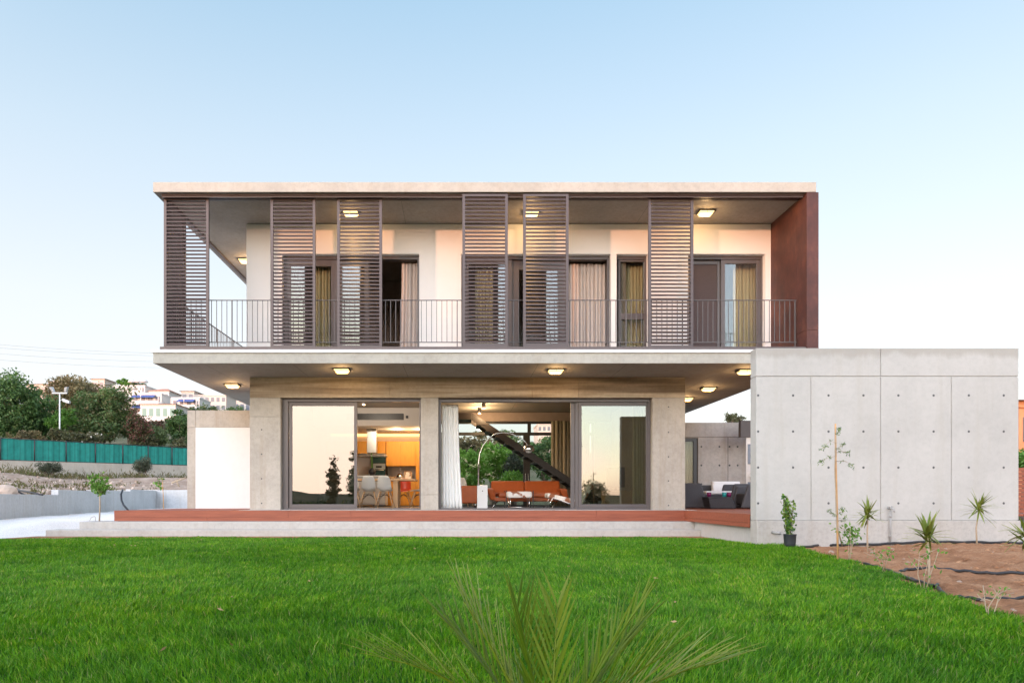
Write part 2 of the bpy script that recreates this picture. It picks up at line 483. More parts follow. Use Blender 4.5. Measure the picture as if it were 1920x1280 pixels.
M['cowhide'] = cow()
def ground_mat(name, stops, scale, bmp=.5, dist=.03, fine=30):
    m, nt, p = new_mat(name)
    a = noise(nt, scale, 8, .68); b = noise(nt, fine, 6, .7, seed=2)
    c = ramp(nt, a, stops)
    c = mixc(nt, 1.0, c, ramp(nt, b, [(.3, (.68,)*3), (.55, (1.0,)*3), (.75, (1.2,)*3)]), 'MULTIPLY')
    nt.links.new(c, p.inputs['Base Color']); p.inputs['Roughness'].default_value = .95; p.inputs['Specular IOR Level'].default_value = .15
    bump(nt, p, b, bmp, dist)
    return m
M['soil'] = ground_mat('red brown soil', [(.3, (.25,.115,.056)), (.5, (.38,.19,.098)), (.72, (.50,.29,.165))], 2.2, .8, .03, 40)
M['earth'] = ground_mat('pinkish earth', [(.3, (.27,.18,.13)), (.5, (.40,.295,.225)), (.7, (.54,.43,.35))], .8, .8, .1, 7)
M['gravel'] = ground_mat('white gravel', [(.3, (.82,.78,.73)), (.5, (.88,.845,.80)), (.7, (.90,.87,.83))], 1.5, .6, .02, 60)
M['terrain'] = ground_mat('scrub hillside', [(.3, (.055,.075,.035)), (.5, (.115,.115,.065)), (.7, (.20,.165,.115))], .09, .6, .5, .8)
M['lawn_soil'] = ground_mat('lawn base', [(.3, (.008,.035,.004)), (.5, (.016,.06,.007)), (.7, (.05,.08,.02))], 3, .4, .02, 50)
M['leaf_dark'] = leafmat('dark leaves', [(.044,.090,.032),(.070,.145,.046),(.105,.20,.06),(.15,.20,.075)], patch=.75, patch_scale=.45)
M['leaf_brown'] = leafmat('olive brown leaves', [(.15,.12,.062),(.21,.17,.088),(.25,.21,.115),(.15,.15,.07)], patch=.6, patch_scale=.4)
M['leaf_mixed'] = leafmat('green brown leaves', [(.055,.10,.038),(.085,.16,.052),(.13,.185,.068),(.22,.185,.10)], patch=.8, patch_scale=.5)
M['leaf_bright'] = leafmat('bright leaves', [(.06,.15,.02),(.09,.21,.03),(.13,.26,.05)], patch=.4)
M['leaf_garden'] = leafmat('fresh garden leaves', [(.15,.32,.04),(.23,.44,.07),(.33,.52,.13)], patch=.6, patch_scale=1.2)
M['leaf_red'] = leafmat('red leaves', [(.07,.07,.03),(.15,.055,.05),(.22,.10,.09),(.08,.11,.04),(.06,.09,.035)], patch=.5)
M['leaf_pale'] = leafmat('pale green leaves', [(.09,.13,.05),(.13,.18,.07),(.17,.22,.10)], patch=.4)
M['leaf_grey'] = leafmat('grey green leaves', [(.05,.065,.042),(.08,.095,.06),(.12,.125,.085)], patch=.4, patch_scale=2)
M['leaf_oleander'] = leafmat('oleander leaves', [(.075,.085,.038),(.11,.12,.056),(.15,.125,.075)], patch=.5)
M['flower'] = pmat('white petals', (.75,.73,.70), .8, .03)
M['leaf_young'] = leafmat('young leaves', [(.07,.18,.02),(.11,.25,.03),(.17,.32,.05)], patch=.3, patch_scale=4)
M['leaf_glossy'] = leafmat('glossy leaves', [(.03,.10,.015),(.05,.15,.02),(.13,.22,.03),(.22,.28,.05)], .3, .2, .3, 6)
M['leaf_dracaena'] = leafmat('strap leaves', [(.16,.22,.03),(.23,.28,.05),(.32,.34,.075),(.18,.28,.05)], .4, .3, .3, 3)
M['leaf_palm'] = leafmat('palm leaflets', [(.075,.15,.005),(.115,.195,.008),(.17,.24,.014),(.09,.18,.009)], .4, .3, .3, 3)
M['leaf_palm_pale'] = leafmat('pale palm leaflets', [(.20,.27,.04),(.28,.33,.06),(.20,.31,.09)], .4, .3, .3, 3)
M['fallen'] = pmat('dry leaf', (.30,.21,.10), .8, .3, 9)
M['weeds'] = leafmat('dry weeds', [(.10,.09,.04),(.17,.14,.075),(.08,.11,.03),(.21,.16,.09)], .8, .25, .5, 1)
def grass_mat():
    m, nt, p = new_mat('grass blades')
    g = N(nt, 'ShaderNodeNewGeometry')
    c = ramp(nt, g.outputs['Random Per Island'], [(0, (.030,.125,.003)), (.35, (.060,.215,.004)), (.7, (.105,.29,.006)), (.93, (.19,.34,.02)), (1.0, (.32,.30,.11))])
    a = noise(nt, .6, 4, .6); b = noise(nt, 5.0, 5, .7, seed=3)
    c = mixc(nt, 1.0, c, ramp(nt, a, [(.3, (.62,.74,.8)), (.5, (1.0,)*3), (.72, (1.5,1.2,1.0))]), 'MULTIPLY')
    c = mixc(nt, 1.0, c, ramp(nt, b, [(.30, (.40,.52,.55)), (.5, (1.0,)*3), (.70, (1.5,1.25,1.0))]), 'MULTIPLY')
    nt.links.new(c, p.inputs['Base Color']); p.inputs['Roughness'].default_value = .5; p.inputs['Specular IOR Level'].default_value = .25
    out = nt.nodes['Material Output']
    t = N(nt, 'ShaderNodeBsdfTranslucent'); nt.links.new(c, t.inputs[0])
    mx = N(nt, 'ShaderNodeMixShader'); mx.inputs[0].default_value = .3
    nt.links.new(p.outputs[0], mx.inputs[1]); nt.links.new(t.outputs[0], mx.inputs[2]); nt.links.new(mx.outputs[0], out.inputs[0])
    return m
M['grass'] = grass_mat()
M['lamp_glow'] = emit('warm lamp glass', (1.0,.62,.24), .55)
M['led'] = emit('warm led', (1.0,.58,.20), .35)
M['bulb'] = emit('downlight glow', (1.0,.68,.36), .5)

# ================================================================ terrain, lawn, paths (the setting)
def smooth(a, b, x):
    t = np.clip((x-a)/(b-a), 0, 1); return t*t*(3-2*t)
def terrain_z(x, y):
    x = np.asarray(x, float); y = np.asarray(y, float)
    z = np.full(np.broadcast(x, y).shape, -.10)
    # slope on the left, beyond the low retaining wall: up to the fence, then the wooded hillside
    wallx = -9.9 - (y-14)*.24
    d = wallx - x
    # the fence line, and how far up the bank between the retaining wall and the fence a point lies
    df = ((x + 32.0)*15.5 - (y - 43.0)*9.6) / 18.23
    dw = np.where(y < 32.2, d, np.maximum(d, np.minimum(y-32.2, (-5.5-x)*2)))
    f = np.clip(dw/(np.maximum(dw, 0) + np.maximum(df, 0) + 1e-6), 0, 1)
    left = np.where((y > 6) & (dw > 0), smooth(.2, 1.0, dw) * (.78 + 1.72*f**.8), 0) * smooth(6, 12, y)
    far = smooth(-1.0, -5, df) * smooth(-2, -20, x) * .8
    hill_l = np.clip((y - 62) * .165, 0, 30) * smooth(0, -30, x + 10)
    back = smooth(27, 60, y) * 1.6 + np.clip(y-60, 0, 170) * .105 * smooth(25, 5, x - y*.14)
    z = z + np.maximum(left + far, 0) + np.maximum(hill_l, back*smooth(-25, -5, x) )
    # ridge to the south-west behind the camera that hides the low sun from the garden
    ax, ay = -91.0, -119.0
    u = (x-ax)*.79 + (y-ay)*(-.61)      # along the ridge
    v = (x-ax)*.61 + (y-ay)*.79         # across it
    crest = 12.85 - .19*np.clip(u, 0, 200) - .14*np.clip(u+18, -200, 0)
    crest = np.clip(crest, 2.0, 40)
    crest = np.where(v < 0, np.maximum(crest, 0), crest)
    ridge = crest * np.exp(-np.clip(v, 0, 400)**2/(2*24.0**2)) * np.where(v < 0, np.exp(-v**2/(2*60.0**2)), 1)
    z = z + ridge * smooth(-20, -60, y)
    z = z + np.where((np.hypot(x, y-14) > 34), .25*np.sin(x*.21+1)*np.cos(y*.17) + .12*np.sin(x*.53+y*.41), 0)
    return z
def build_terrain():
    gx = np.concatenate([np.linspace(-900, -140, 18), np.linspace(-130, -32, 50), np.arange(-30, 16, .75), np.linspace(17, 130, 46), np.linspace(150, 900, 16)])
    gy = np.concatenate([np.linspace(-900, -220, 14), np.linspace(-210, -16, 66), np.arange(-14, 64, .9), np.linspace(65, 260, 80), np.linspace(280, 1200, 16)])
    X, Y = np.meshgrid(gx, gy); Z = terrain_z(X, Y)
    rng = np.random.default_rng(4)
    Z = Z + rng.normal(size=Z.shape)*np.where((X < -10.6) & (Y > 8) & (Y < 46), .035, .0)
    V = np.stack([X, Y, Z], -1).reshape(-1, 3)
    nx, ny = len(gx), len(gy)
    i = (np.arange(ny-1)[:, None]*nx + np.arange(nx-1)[None, :]).ravel()
    loops = np.stack([i, i+1, i+nx+1, i+nx], 1).ravel()
    starts = np.arange(0, len(loops), 4)
    cx = V[i, 0]+.4; cy = V[i, 1]+.4
    near = (cx < -9) & (cy > 5) & (cy < 48) & (cx > -50)
    o = np_obj('terrain', V, loops, starts, [M['terrain'], M['earth']], midx=near.astype(int), smooth=True)
    tag(o, kind='structure')
build_terrain()

# lawn outline (counter-clockwise, metres)
LAWN = [(-9.6, -4), (2.2, -4), (2.45, 1.0), (2.75, 2.4), (3.08, 3.5), (3.42, 4.55), (3.66, 5.6), (4.02, 6.6), (4.36, 7.9), (4.60, 9.1), (4.80, 9.75), (4.95, 10.24),
        (4.44, 10.28), (4.42, 12.0), (2, 12.08), (-1, 12.12), (-4, 12.06), (-6, 11.98), (-7.2, 11.8), (-8.0, 11.5), (-9.6, 11.1)]
def in_poly(P, x, y):
    r = np.zeros(x.shape, bool); n = len(P); j = n-1
    for i in range(n):
        xi, yi = P[i]; xj, yj = P[j]
        c = ((yi > y) != (yj > y)) & (x < (xj-xi)*(y-yi)/((yj-yi) if yj != yi else 1e-9) + xi)
        r ^= c; j = i
    return r
mb = MB(); n = len(LAWN)
mb.add([(x, y, .0) for x, y in LAWN] + [(x, y, -.06) for x, y in LAWN], [tuple(range(n))] + [((i+1) % n, i, n+i, n+(i+1) % n) for i in range(n)])
tag(mb.build('lawn', M['lawn_soil']), kind='structure')
mb = MB(); mb.add([(-9.8, 10.8, -.012), (4.545, 10.8, -.012), (4.545, 12.9, -.012), (-9.8, 12.9, -.012)], [(0, 1, 2, 3)]); tag(mb.build('border_soil', M['soil']), kind='structure')  # bare border soil between the lawn and the lower step
def build_grass():
    rng = np.random.default_rng(11)
    bands = [(1.0, 2.3, 2500), (2.3, 3.6, 11500), (3.6, 5, 9500), (5, 7, 7000), (7, 9.5, 4800), (9.5, 12.75, 3300)]
    PX, PY = [], []
    for y0, y1, den in bands:
        x0, x1 = max(-9.6, -.80*y1 - 1.0), min(5.2, .95*y1 + 1.0)
        k = int((x1-x0)*(y1-y0)*den)
        x = rng.uniform(x0, x1, k); y = rng.uniform(y0, y1, k)
        # ragged lawn edge
        jx = x + .05*np.sin(y*9) + rng.normal(size=k)*.03; jy = y + .10*np.sin(x*1.7+.6) + .07*np.sin(x*3.3) + .05*np.sin(x*7) + .03*np.sin(x*19) + rng.normal(size=k)*.03
        ok = in_poly(LAWN, jx, jy)
        # thin, bald spots
        t = np.sin(x*2.1+1.7*np.sin(y*1.3)) * np.sin(y*1.9+1.3*np.sin(x*1.7+2))
        ok &= rng.uniform(size=k) < np.where(t > .82, .55, 1.0)
        ok &= ~((x > 4.40) & (y > 10.2))
        PX.append(x[ok]); PY.append(y[ok])
    x = np.concatenate(PX); y = np.concatenate(PY); k = len(x)
    dist = np.hypot(x, y)
    tuft = .5 + .5*np.sin(x*5.3 + 2*np.sin(y*3.1)) * np.cos(y*4.7 + 2*np.sin(x*2.7))
    h = (.026 + .022*tuft) * rng.uniform(.5, 1.4, k)
    h *= np.where(y > 10.5, .85, 1.0)
    w = np.clip(.0017*dist**.62, .0027, .0085) * rng.uniform(.7, 1.3, k)
    a = rng.uniform(0, 2*np.pi, k)
    flow = 1.2*np.sin(x*1.3)+1.5*np.cos(y*1.1)
    la = np.where(rng.uniform(size=k) < .5, flow + rng.normal(size=k)*.7, rng.uniform(0, 2*np.pi, k))
    lean = rng.uniform(.05, .95, k) * h
    B = np.stack([x, y, np.full(k, -.002)], 1)
    Wv = np.stack([np.cos(a), np.sin(a), np.zeros(k)], 1) * w[:, None]
    Ld = np.stack([np.cos(la), np.sin(la), np.zeros(k)], 1)
    Mid = B + Ld*(lean*.32)[:, None] + np.array([0, 0, 1])*(h*.58)[:, None]
    Tip = B + Ld*(lean)[:, None] + np.array([0, 0, 1])*(h)[:, None]
    V = np.stack([B-Wv*.5, B+Wv*.5, Mid+Wv*.42, Mid-Wv*.42, Tip], 1).reshape(-1, 3)
    base = (np.arange(k)*5)[:, None]
    L = (base + np.array([0, 1, 2, 3, 3, 2, 4])[None, :]).ravel()
    S = ((np.arange(k)*7)[:, None] + np.array([0, 4])[None, :]).ravel()
    o = np_obj('grass', V, L, S, M['grass'])
    tag(o, 'dense bright green grass blades covering the front lawn', 'grass', kind='stuff')
    # fallen dry leaves, a few
build_grass()

def sheet(name, x0, x1, y0, y1, nx, ny, zf_, mat, amp=0.0, seed=1):
    rng = np.random.default_rng(seed)
    X, Y = np.meshgrid(np.linspace(x0, x1, nx), np.linspace(y0, y1, ny))
    Z = zf_(X, Y) + rng.normal(size=X.shape)*amp
    V = np.stack([X, Y, Z], -1).reshape(-1, 3)
    i = (np.arange(ny-1)[:, None]*nx + np.arange(nx-1)[None, :]).ravel()
    loops = np.stack([i, i+1, i+nx+1, i+nx], 1).ravel()
    o = np_obj(name, V, loops, np.arange(0, len(loops), 4), mat, smooth=True)
    return tag(o, kind='structure')
def soil_z(x, y):
    return -.035 + .012*np.clip(x-4.4, 0, 5)*smooth(3, 10, y) + .018*np.sin(x*2.3+y)*np.cos(y*1.9) + .03*np.sin(y*.9)*smooth(4, 6, x)
sheet('planting_bed', 1.9, 15, -4, 10.42, 180, 190, soil_z, M['soil'], .013, 3)
def gravel_z(x, y):
    return -.03 + .27*smooth(0, 1, (y - np.interp(x, [-8.3, -7.85], [11.3, 13.15]))/2.4) + .015*np.sin(x*3)*np.cos(y*2.3)*smooth(12, 13.5, y)
sheet('gravel', -16.5, -4.5, 10.2, 34, 90, 140, gravel_z, M['gravel'], .006, 5)

# stones in the planting bed: uncountable
def build_stones():
    rng = np.random.default_rng(8)
    mbs = MB(); k = 0
    while k < 800:
        y = rng.uniform(2.5, 10.0); x = rng.uniform(2.8, 9.5)
        ex = np.interp(y, [p[1] for p in LAWN[1:12]], [p[0] for p in LAWN[1:12]])
        if x < ex + .12: continue
        r = abs(rng.normal(0, .011)) + .006
        z = float(soil_z(x, y))
        n1 = 5
        vs = [(x + r*rng.uniform(.7,1.3)*math.cos(a), y + r*rng.uniform(.7,1.3)*math.sin(a), z + r*.1) for a in np.linspace(0, 2*np.pi, n1, endpoint=False)]
        vs += [(x + r*.55*rng.uniform(.7,1.3)*math.cos(a), y + r*.55*rng.uniform(.7,1.3)*math.sin(a), z + r*rng.uniform(.5,.8)) for a in np.linspace(0, 2*np.pi, n1, endpoint=False)]
        mbs.mi = int(rng.uniform() < .8)
        mbs.add(vs, [tuple(range(n1, 2*n1))] + [(i, (i+1) % n1, n1+(i+1) % n1, n1+i) for i in range(n1)])
        k += 1
    tag(mbs.build('gravel_stones', [M['earth'], M['soil']]), 'small pale stones and clods strewn over the brown planting bed', 'stones', kind='stuff')
build_stones()

# ================================================================ the house
YW = 14.5           # plane of both front walls
YU = 14.66
house = thing('house', 'modern two storey concrete house with brown louvred shutters along its upper balcony', 'house', (0, YW, 0))
RZ, RT = 6.53, 6.717
def part(name, mb, mats, parent=house, **k): return mb.build(name, mats, parent, **k)
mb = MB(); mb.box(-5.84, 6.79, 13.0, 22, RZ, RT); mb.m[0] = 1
for xx in (-3.6, -1.15, 1.3, 3.75): mb.box(xx, xx+.008, 13.2, 14.49, RZ-.0015, RZ+.01)
for k in range(6, len(mb.m)): mb.m[k] = 2
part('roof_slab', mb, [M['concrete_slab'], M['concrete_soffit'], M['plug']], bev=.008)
mb = MB(); mb.box(-5.72, 6.60, 13.11, 13.17, 6.478, 6.529).box(-5.72, 6.60, 13.27, 13.33, 6.50, 6.529)
mb.box(-5.72, -5.66, 13.171, 21.5, 6.478, 6.529).box(-5.72, 6.60, 13.085, 13.109, 6.508, 6.529)
part('shutter_track', mb, M['bronze'])
SZ0, SZ1 = 3.27, 3.467
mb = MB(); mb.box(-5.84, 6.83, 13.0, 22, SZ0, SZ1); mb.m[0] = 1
for xx in (-4.9, -3.2, -1.1, 1.5, 3.2, 5.3): mb.box(xx, xx+.010, 13.1, 21.9, SZ0-.0015, SZ0+.01)
for yy in (16.4, 18.9): 
    mb.box(-5.8, -4.47, yy, yy+.01, SZ0-.0013, SZ0+.01); mb.box(4.80, 6.8, yy, yy+.01, SZ0-.0013, SZ0+.01)
for k in range(6, len(mb.m)): mb.m[k] = 2
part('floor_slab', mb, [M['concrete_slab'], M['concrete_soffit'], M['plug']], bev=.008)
mb = MB(); mb.box(-5.87, 6.83, 12.97, 14.499, SZ1+.001, 3.528); mb.box(-5.87, -4.531, 14.5, 21.9, SZ1+.001, 3.528)
part('slab_edge_cap', mb, M['render'], bev=.006)
mb = MB(); mb.box(-5.72, 6.60, 13.02, 13.26, 3.529, 3.592); mb.box(-5.74, -5.66, 13.261, 18.5, 3.529, 3.575)
part('bottom_track', mb, M['bronze'])
# corten side wall in plates
mb = MB()
for z0, z1 in ((3.53, 3.905), (3.909, RZ-.004)): mb.box(6.61, 6.835, 13.0, 13.394, z0, z1)
for y0, y1 in ((13.398, 16.2), (16.204, 19.0), (19.004, 21.8)): mb.box(6.612, 6.835, y0, y1, 3.53, RZ-.004)
part('corten_side_wall', mb, M['corten'], bev=.003)

# shutters
def make_shutter(w, h):
    """origin at the lower left of the front face"""
    f = MB(); d = .045
    f.box(0, .052, 0, d, 0, h).box(w-.052, w, 0, d, 0, h).box(.052, w-.052, .001, d-.001, h-.045, h).box(.052, w-.052, .001, d-.001, 0, .065)
    s = MB(); z = .075; p = .0717
    while z < h - .07:
        lo = [(.05, -.004, z), (w-.05, -.004, z), (w-.05, .048, z+.045), (.05, .048, z+.045)]
        hi = [(x, y, zz+.012) for x, y, zz in lo]
        s.hexa(lo, hi); z += p
    return f, s
SHX = [(307, 392, 13.2), (507, 590.5, 13.2), (632, 716.5, 13.2), (867, 950.5, 13.035), (981, 1064, 13.035), (1216, 1300, 13.2)]
def place_shutter(x, y, z, rz=0, proto=[]):
    if not proto:
        f, s = make_shutter(.868, 2.915)
        o = f.build('louvre_shutter', M['louvre'], None, loc=(0,0,0)); c = s.build('louvres', M['louvre'], o)
        proto.append(o)
    else:
        o = copy_tree(proto[0])
    o.parent = house; o.location = Vector((x, y, z)) - ORG[house]; o.rotation_euler = (0, 0, rz)
    return o
for a, b, y in SHX: place_shutter(wx(a, y), y, 3.594)
place_shutter(-5.715, 14.15, 3.594, R(-90))

# railing
YR = 13.34
def railing(parent, pts, z0, zb, zt, step=.1, post=1.1):
    rl = MB(); PP = []
    for (ax, ay), (bx, by) in pts:
        L = math.hypot(bx-ax, by-ay); k = int(L/step)
        ux, uy = (bx-ax)/L, (by-ay)/L
        hx, hy = abs(uy)*.02+abs(ux)*0, abs(ux)*.02
        for z, t in ((zt, .012), (zb, .012)):
            rl.box(min(ax,bx)-hx*.8, max(ax,bx)+hx*.8, min(ay,by)-hy*.8, max(ay,by)+hy*.8, z-t, z)
        for i in range(k+1):
            q = i*step; x, y = ax+ux*q, ay+uy*q
            if i % 11 == 0: ps = MB(); ps.box(x-.009, x+.009, y-.012, y+.012, z0, zt-.013); PP.append(ps)
            else: rl.box(x-.0055, x+.0055, y-.0055, y+.0055, zb+.001, zt-.0125)
    o = rl.build('balcony_railing', M['rail'], parent); [q.build('post', M['rail'], o) for q in PP]
railing(house, [((-5.55, YR), (6.58, YR))], 3.53, wz(641, YR), wz(562.3, YR))
railing(house, [((-5.55, YR+.1), (-5.55, 19.5))], 3.53, wz(641, YR), wz(562.3, YR))

# upper front wall with its four openings
def O(a, b, y=YW): return (wx(a, y), wx(b, y))
ZH = wz(476, YW)
ups = [(529, 786), (865, 1145), (1156, 1215), (1290, 1435)]
mb = MB(); mb.wall('x', -4.53, 6.608, YW, YW+.22, 3.53, RZ-.012, [(*O(a, b), 3.5, ZH) for a, b in ups])
part('upper_front_wall', mb, M['render'])
mb = MB(); mb.wall('y', YW+.221, 20.5, -4.53, -4.30, 3.53, RZ-.012, [])
mb.box(-4.29, 6.60, 20.2, 20.45, 3.54, RZ-.012)
part('upper_side_wall', mb, M['render'])
mb = MB(); mb.box(-4.29, 6.60, 18.3, 18.4, 3.54, RZ-.015)
for px in (820, 1150, 1262): mb.box(wx(px, 15.5), wx(px, 15.5)+.1, 14.75, 18.29, 3.54, RZ-.015)
part('upper_partition_wall', mb, M['inner_dark'])
mb = MB(); mb.box(-4.29, 6.60, 14.51, 20.1, SZ1+.002, 3.538)
part('upper_floor', mb, M['beech'])

def rect(mb, x0, x1, z0, z1, y0, y1, l, r, t, b):
    if l: mb.box(x0, x0+l, y0, y1, z0, z1)
    if r: mb.box(x1-r, x1, y0, y1, z0, z1)
    if t: mb.box(x0+l, x1-r, y0+.001, y1-.001, z1-t, z1)
    if b: mb.box(x0+l, x1-r, y0+.001, y1-.001, z0, z0+b)
    return mb
def leaf(parent, name, px0, px1, z0, z1, y, fw=.075, gm='glass', depth=.05):
    f = MB(); x0, x1 = wx(px0, y), wx(px1, y)
    rect(f, x0, x1, z0, z1, y, y+depth, fw, fw, fw, fw)
    o = f.build(name, M['frame'], parent, bev=.004)
    g = MB(); g.box(x0+fw-.005, x1-fw+.005, y+depth*.4, y+depth*.4+.006, z0+fw-.005, z1-fw+.005)
    g.build('pane' if gm != 'screen' else 'insect_screen', M[gm], o)
    return o
# outer frames of the balcony doors, then their leaves
for a, b in ups:
    x0, x1 = O(a, b)
    f = MB(); rect(f, x0+.003, x1-.003, 3.541, ZH-.004, YU-.03, YU+.12, .04, .04, .06, .03)
    part('door_frame', f, M['frame'])
ZL0, ZL1 = 3.572, ZH-.066
leaf(house, 'sliding_door', 533, 633, ZL0, ZL1, YU, .14)
leaf(house, 'sliding_door', 632, 692, ZL0, ZL1, YU+.055, .10)
leaf(house, 'sliding_door', 870, 960, ZL0, ZL1, YU, .10)
leaf(house, 'sliding_door', 956, 1063, ZL0, ZL1, YU+.055, .20)
leaf(house, 'sliding_door', 1352, 1426, ZL0, ZL1, YU, .085)
leaf(house, 'sliding_door', 1293, 1352, ZL0, ZL1, YU+.055, .08, 'screen')
ZT = wz(593, YU)
leaf(house, 'casement_window', 1159.5, 1212, ZT+.02, ZL1, YU, .045)
leaf(house, 'casement_window', 1159.5, 1212, ZL0, ZT-.02, YU, .045)
f = MB(); f.box(wx(1159.5, YU), wx(1212, YU), YU, YU+.06, ZT-.018, ZT+.018); part('transom', f, M['frame'])

# ground floor front: lintel beam and pillars
LB = wz(745, YW)
mb = MB()
cuts = [-4.46, wx(731, YW), wx(998, YW), wx(1085, YW), 4.79]
for a, b in zip(cuts[:-1], cuts[1:]): mb.box(a+.0015, b-.0015, YW, YW+.28, LB, SZ0-.0015)
part('lintel_beam', mb, M['concrete_board'], bev=.004)
def pillar(x0, x1, joints, holes, hx=None, y1=YW+.30):
    mb = MB(); zz = [.40] + joints + [LB-.004]
    for i in range(len(zz)-1): mb.box(x0, x1, YW+.002, y1, zz[i]+(.003 if i else 0), zz[i+1]-(.003 if i < len(zz)-2 else 0))
    mb.box(x0+.012, x1-.012, YW+.014, y1-.012, .41, LB-.005)
    mb.mi = 1
    for z in holes: mb.disc_y(hx, YW+.0018, z, .016)
    part('pillar', mb, [M['concrete'], M['plug']], bev=.006)
hz = [wz(p, YW) for p in (805, 851, 897, 943)]
pillar(-4.46, wx(526, YW), [wz(781, YW)], hz, wx(490.5, YW))
pillar(wx(789, YW), wx(822, YW), [wz(927, YW)], [])
pillar(wx(1223.5, YW), 4.79, [], [wz(p, YW) for p in (762.5, 810, 856, 901, 947)], wx(1253.5, YW))
for a, b in ((-4.458, -4.20), (4.55, 4.788)):
    mb = MB(); mb.box(a, b, YW+.31, 22, .40, SZ0-.002); part('ground_side_wall', mb, M['concrete'])
mb = MB(); mb.box(-4.199, 4.549, YW+.01, 22, .36, .455); part('ground_floor', mb, M['floor_tile'])
mb = MB(); mb.box(-4.46, 4.79, 13.78, YW-.002, .40, .4645); part('threshold_strip', mb, M['concrete_step'])

# ground floor glazing
YG = 14.66
HD = LB - .004
f = MB(); rect(f, O(526, 789)[0]+.003, O(526, 789)[1]-.003, .456, HD, YG-.02, YG+.14, wx(541, YG)-O(526, 789)[0]-.006, .035, .07, .035)
part('window_frame', f, M['frame'], bev=.004)
f = MB(); rect(f, O(822, 1223.5)[0]+.003, O(822, 1223.5)[1]-.003, .456, HD, YG-.02, YG+.14, .05, .05, .07, .035)
part('window_frame', f, M['frame'], bev=.004)
def big_leaf(px0, px1, y, fl, fr, gm='glass_strong'):
    f = MB(); x0, x1 = wx(px0, y), wx(px1, y)
    rect(f, x0, x1, .492, HD-.072, y, y+.055, fl, fr, .075, .085)
    o = f.build('sliding_door', M['frame'], house, bev=.004)
    g = MB(); g.box(x0+fl-.005, x1-fr+.005, y+.02, y+.028, .492+.08, HD-.072-.07); g.build('pane', M[gm], o)
    return o
big_leaf(542, 669.5, YG+.02, .065, .065, 'glass_tinted')
big_leaf(1085, 1219, YG+.02, .065, .085)
f = MB()
for a, b, dy in ((1070, 1077.5, .08), (1078.5, 1084.5, .05)): f.box(wx(a, YG+dy), wx(b, YG+dy), YG+dy, YG+dy+.045, .492, HD-.072)
part('door_stile', f, M['frame'])
f = MB(); f.box(wx(786.5, YG), wx(788.4, YG), YG+.02, YG+.10, .492, HD-.072); part('door_stile', f, M['frame'])

# rear wall, kitchen walls, rear window
YB = 20.5
SB = F/YB
f = MB(); f.box(4.022, 4.548, YB, YB+.2, .457, wz(790, YB)-.002); part('rear_wall', f, M['inner_wall'])
f = MB(); f.box(-.72, 4.54, YB-.06, YB+.16, wz(790, YB), SZ0-.002); part('rear_beam', f, M['inner_dark'])
f = MB(); x0, x1 = -.70, 4.02; zt = wz(791, YB); zr = wz(813, YB)
rect(f, x0, x1, .456, zt, YB, YB+.08, .06, .06, .05, .05)
xm = wx(987.5, YB)
f.box(xm-.10, xm+.10, YB-.01, YB+.09, .457, zr-.05).box(xm+.03, xm+.13, YB, YB+.08, zr+.05, zt-.051)
f.box(x0+.061, x1-.061, YB+.002, YB+.078, zr-.045, zr+.045)
o = part('rear_window', f, M['dark_metal'])
g = MB(); g.box(x0+.05, xm-.09, YB+.03, YB+.038, .50, zr-.04).box(xm+.09, x1-.05, YB+.03, YB+.038, .50, zr-.04).box(x0+.05, xm+.04, YB+.03, YB+.038, zr+.04, zt-.045).box(xm+.12, x1-.05, YB+.03, YB+.038, zr+.04, zt-.045)
g.build('pane', M['clear'], o)
for dx in (-.05, .035):
    g = MB(); g.box(xm+dx, xm+dx+.02, YB-.05, YB-.03, 1.22, 1.45); g.build('handle', M['chrome'], o)
mb = MB(); mb.box(-.85, -.72, 17.2, 21.79, .457, SZ0-.003); mb.box(-4.19, -.70, 21.8, 21.95, .457, SZ0-.003); mb.box(-.699, -.60, 20.0, 21.95, .457, SZ0-.003)
part('kitchen_wall', mb, M['inner_wall'])
YBH = 19.35; ZBH = wz(798, YBH)
mb = MB(); mb.box(-4.19, -.852, YBH, 21.79, ZBH, SZ0-.003); o = part('ceiling_bulkhead', mb, M['inner_wall'])
mb = MB()
g0, g1 = wx(650, YBH), wx(757, YBH)
rect(mb, g0, g1, wz(787, YBH), wz(775, YBH), YBH-.015, YBH-.001, .02, .02, .02, .02)
for i in range(6): 
    z = wz(786, YBH) + .02 + i*.022; mb.box(g0+.02, g1-.02, YBH-.010, YBH-.002, z, z+.006)
mb.mi = 1; mb.box(g0+.02, g1-.02, YBH-.0015, YBH-.0005, wz(787, YBH)+.02, wz(775, YBH)-.02)
mb.build('air_grille', [M['dark_metal'], M['black']], o)
mb = MB(); mb.box(wx(761, YBH), wx(765.5, YBH), YBH-.02, YBH-.001, wz(784, YBH), wz(779, YBH)); mb.build('thermostat', M['black'], o)
mb = MB(); mb.box(-4.1, -.9, 21.70, 21.78, ZBH-.075, ZBH-.004); part('cove_light', mb, M['led'])
for px in (702.5, 744, 788):
    mb = MB(); c = at(px, 804, 20.3); mb.lathe((c.x, c.y, ZBH-.012), [(.0, 0), (.06, 0), (.065, .006), (.065, .0115)], 14); part('recessed_downlight', mb, M['bulb'])

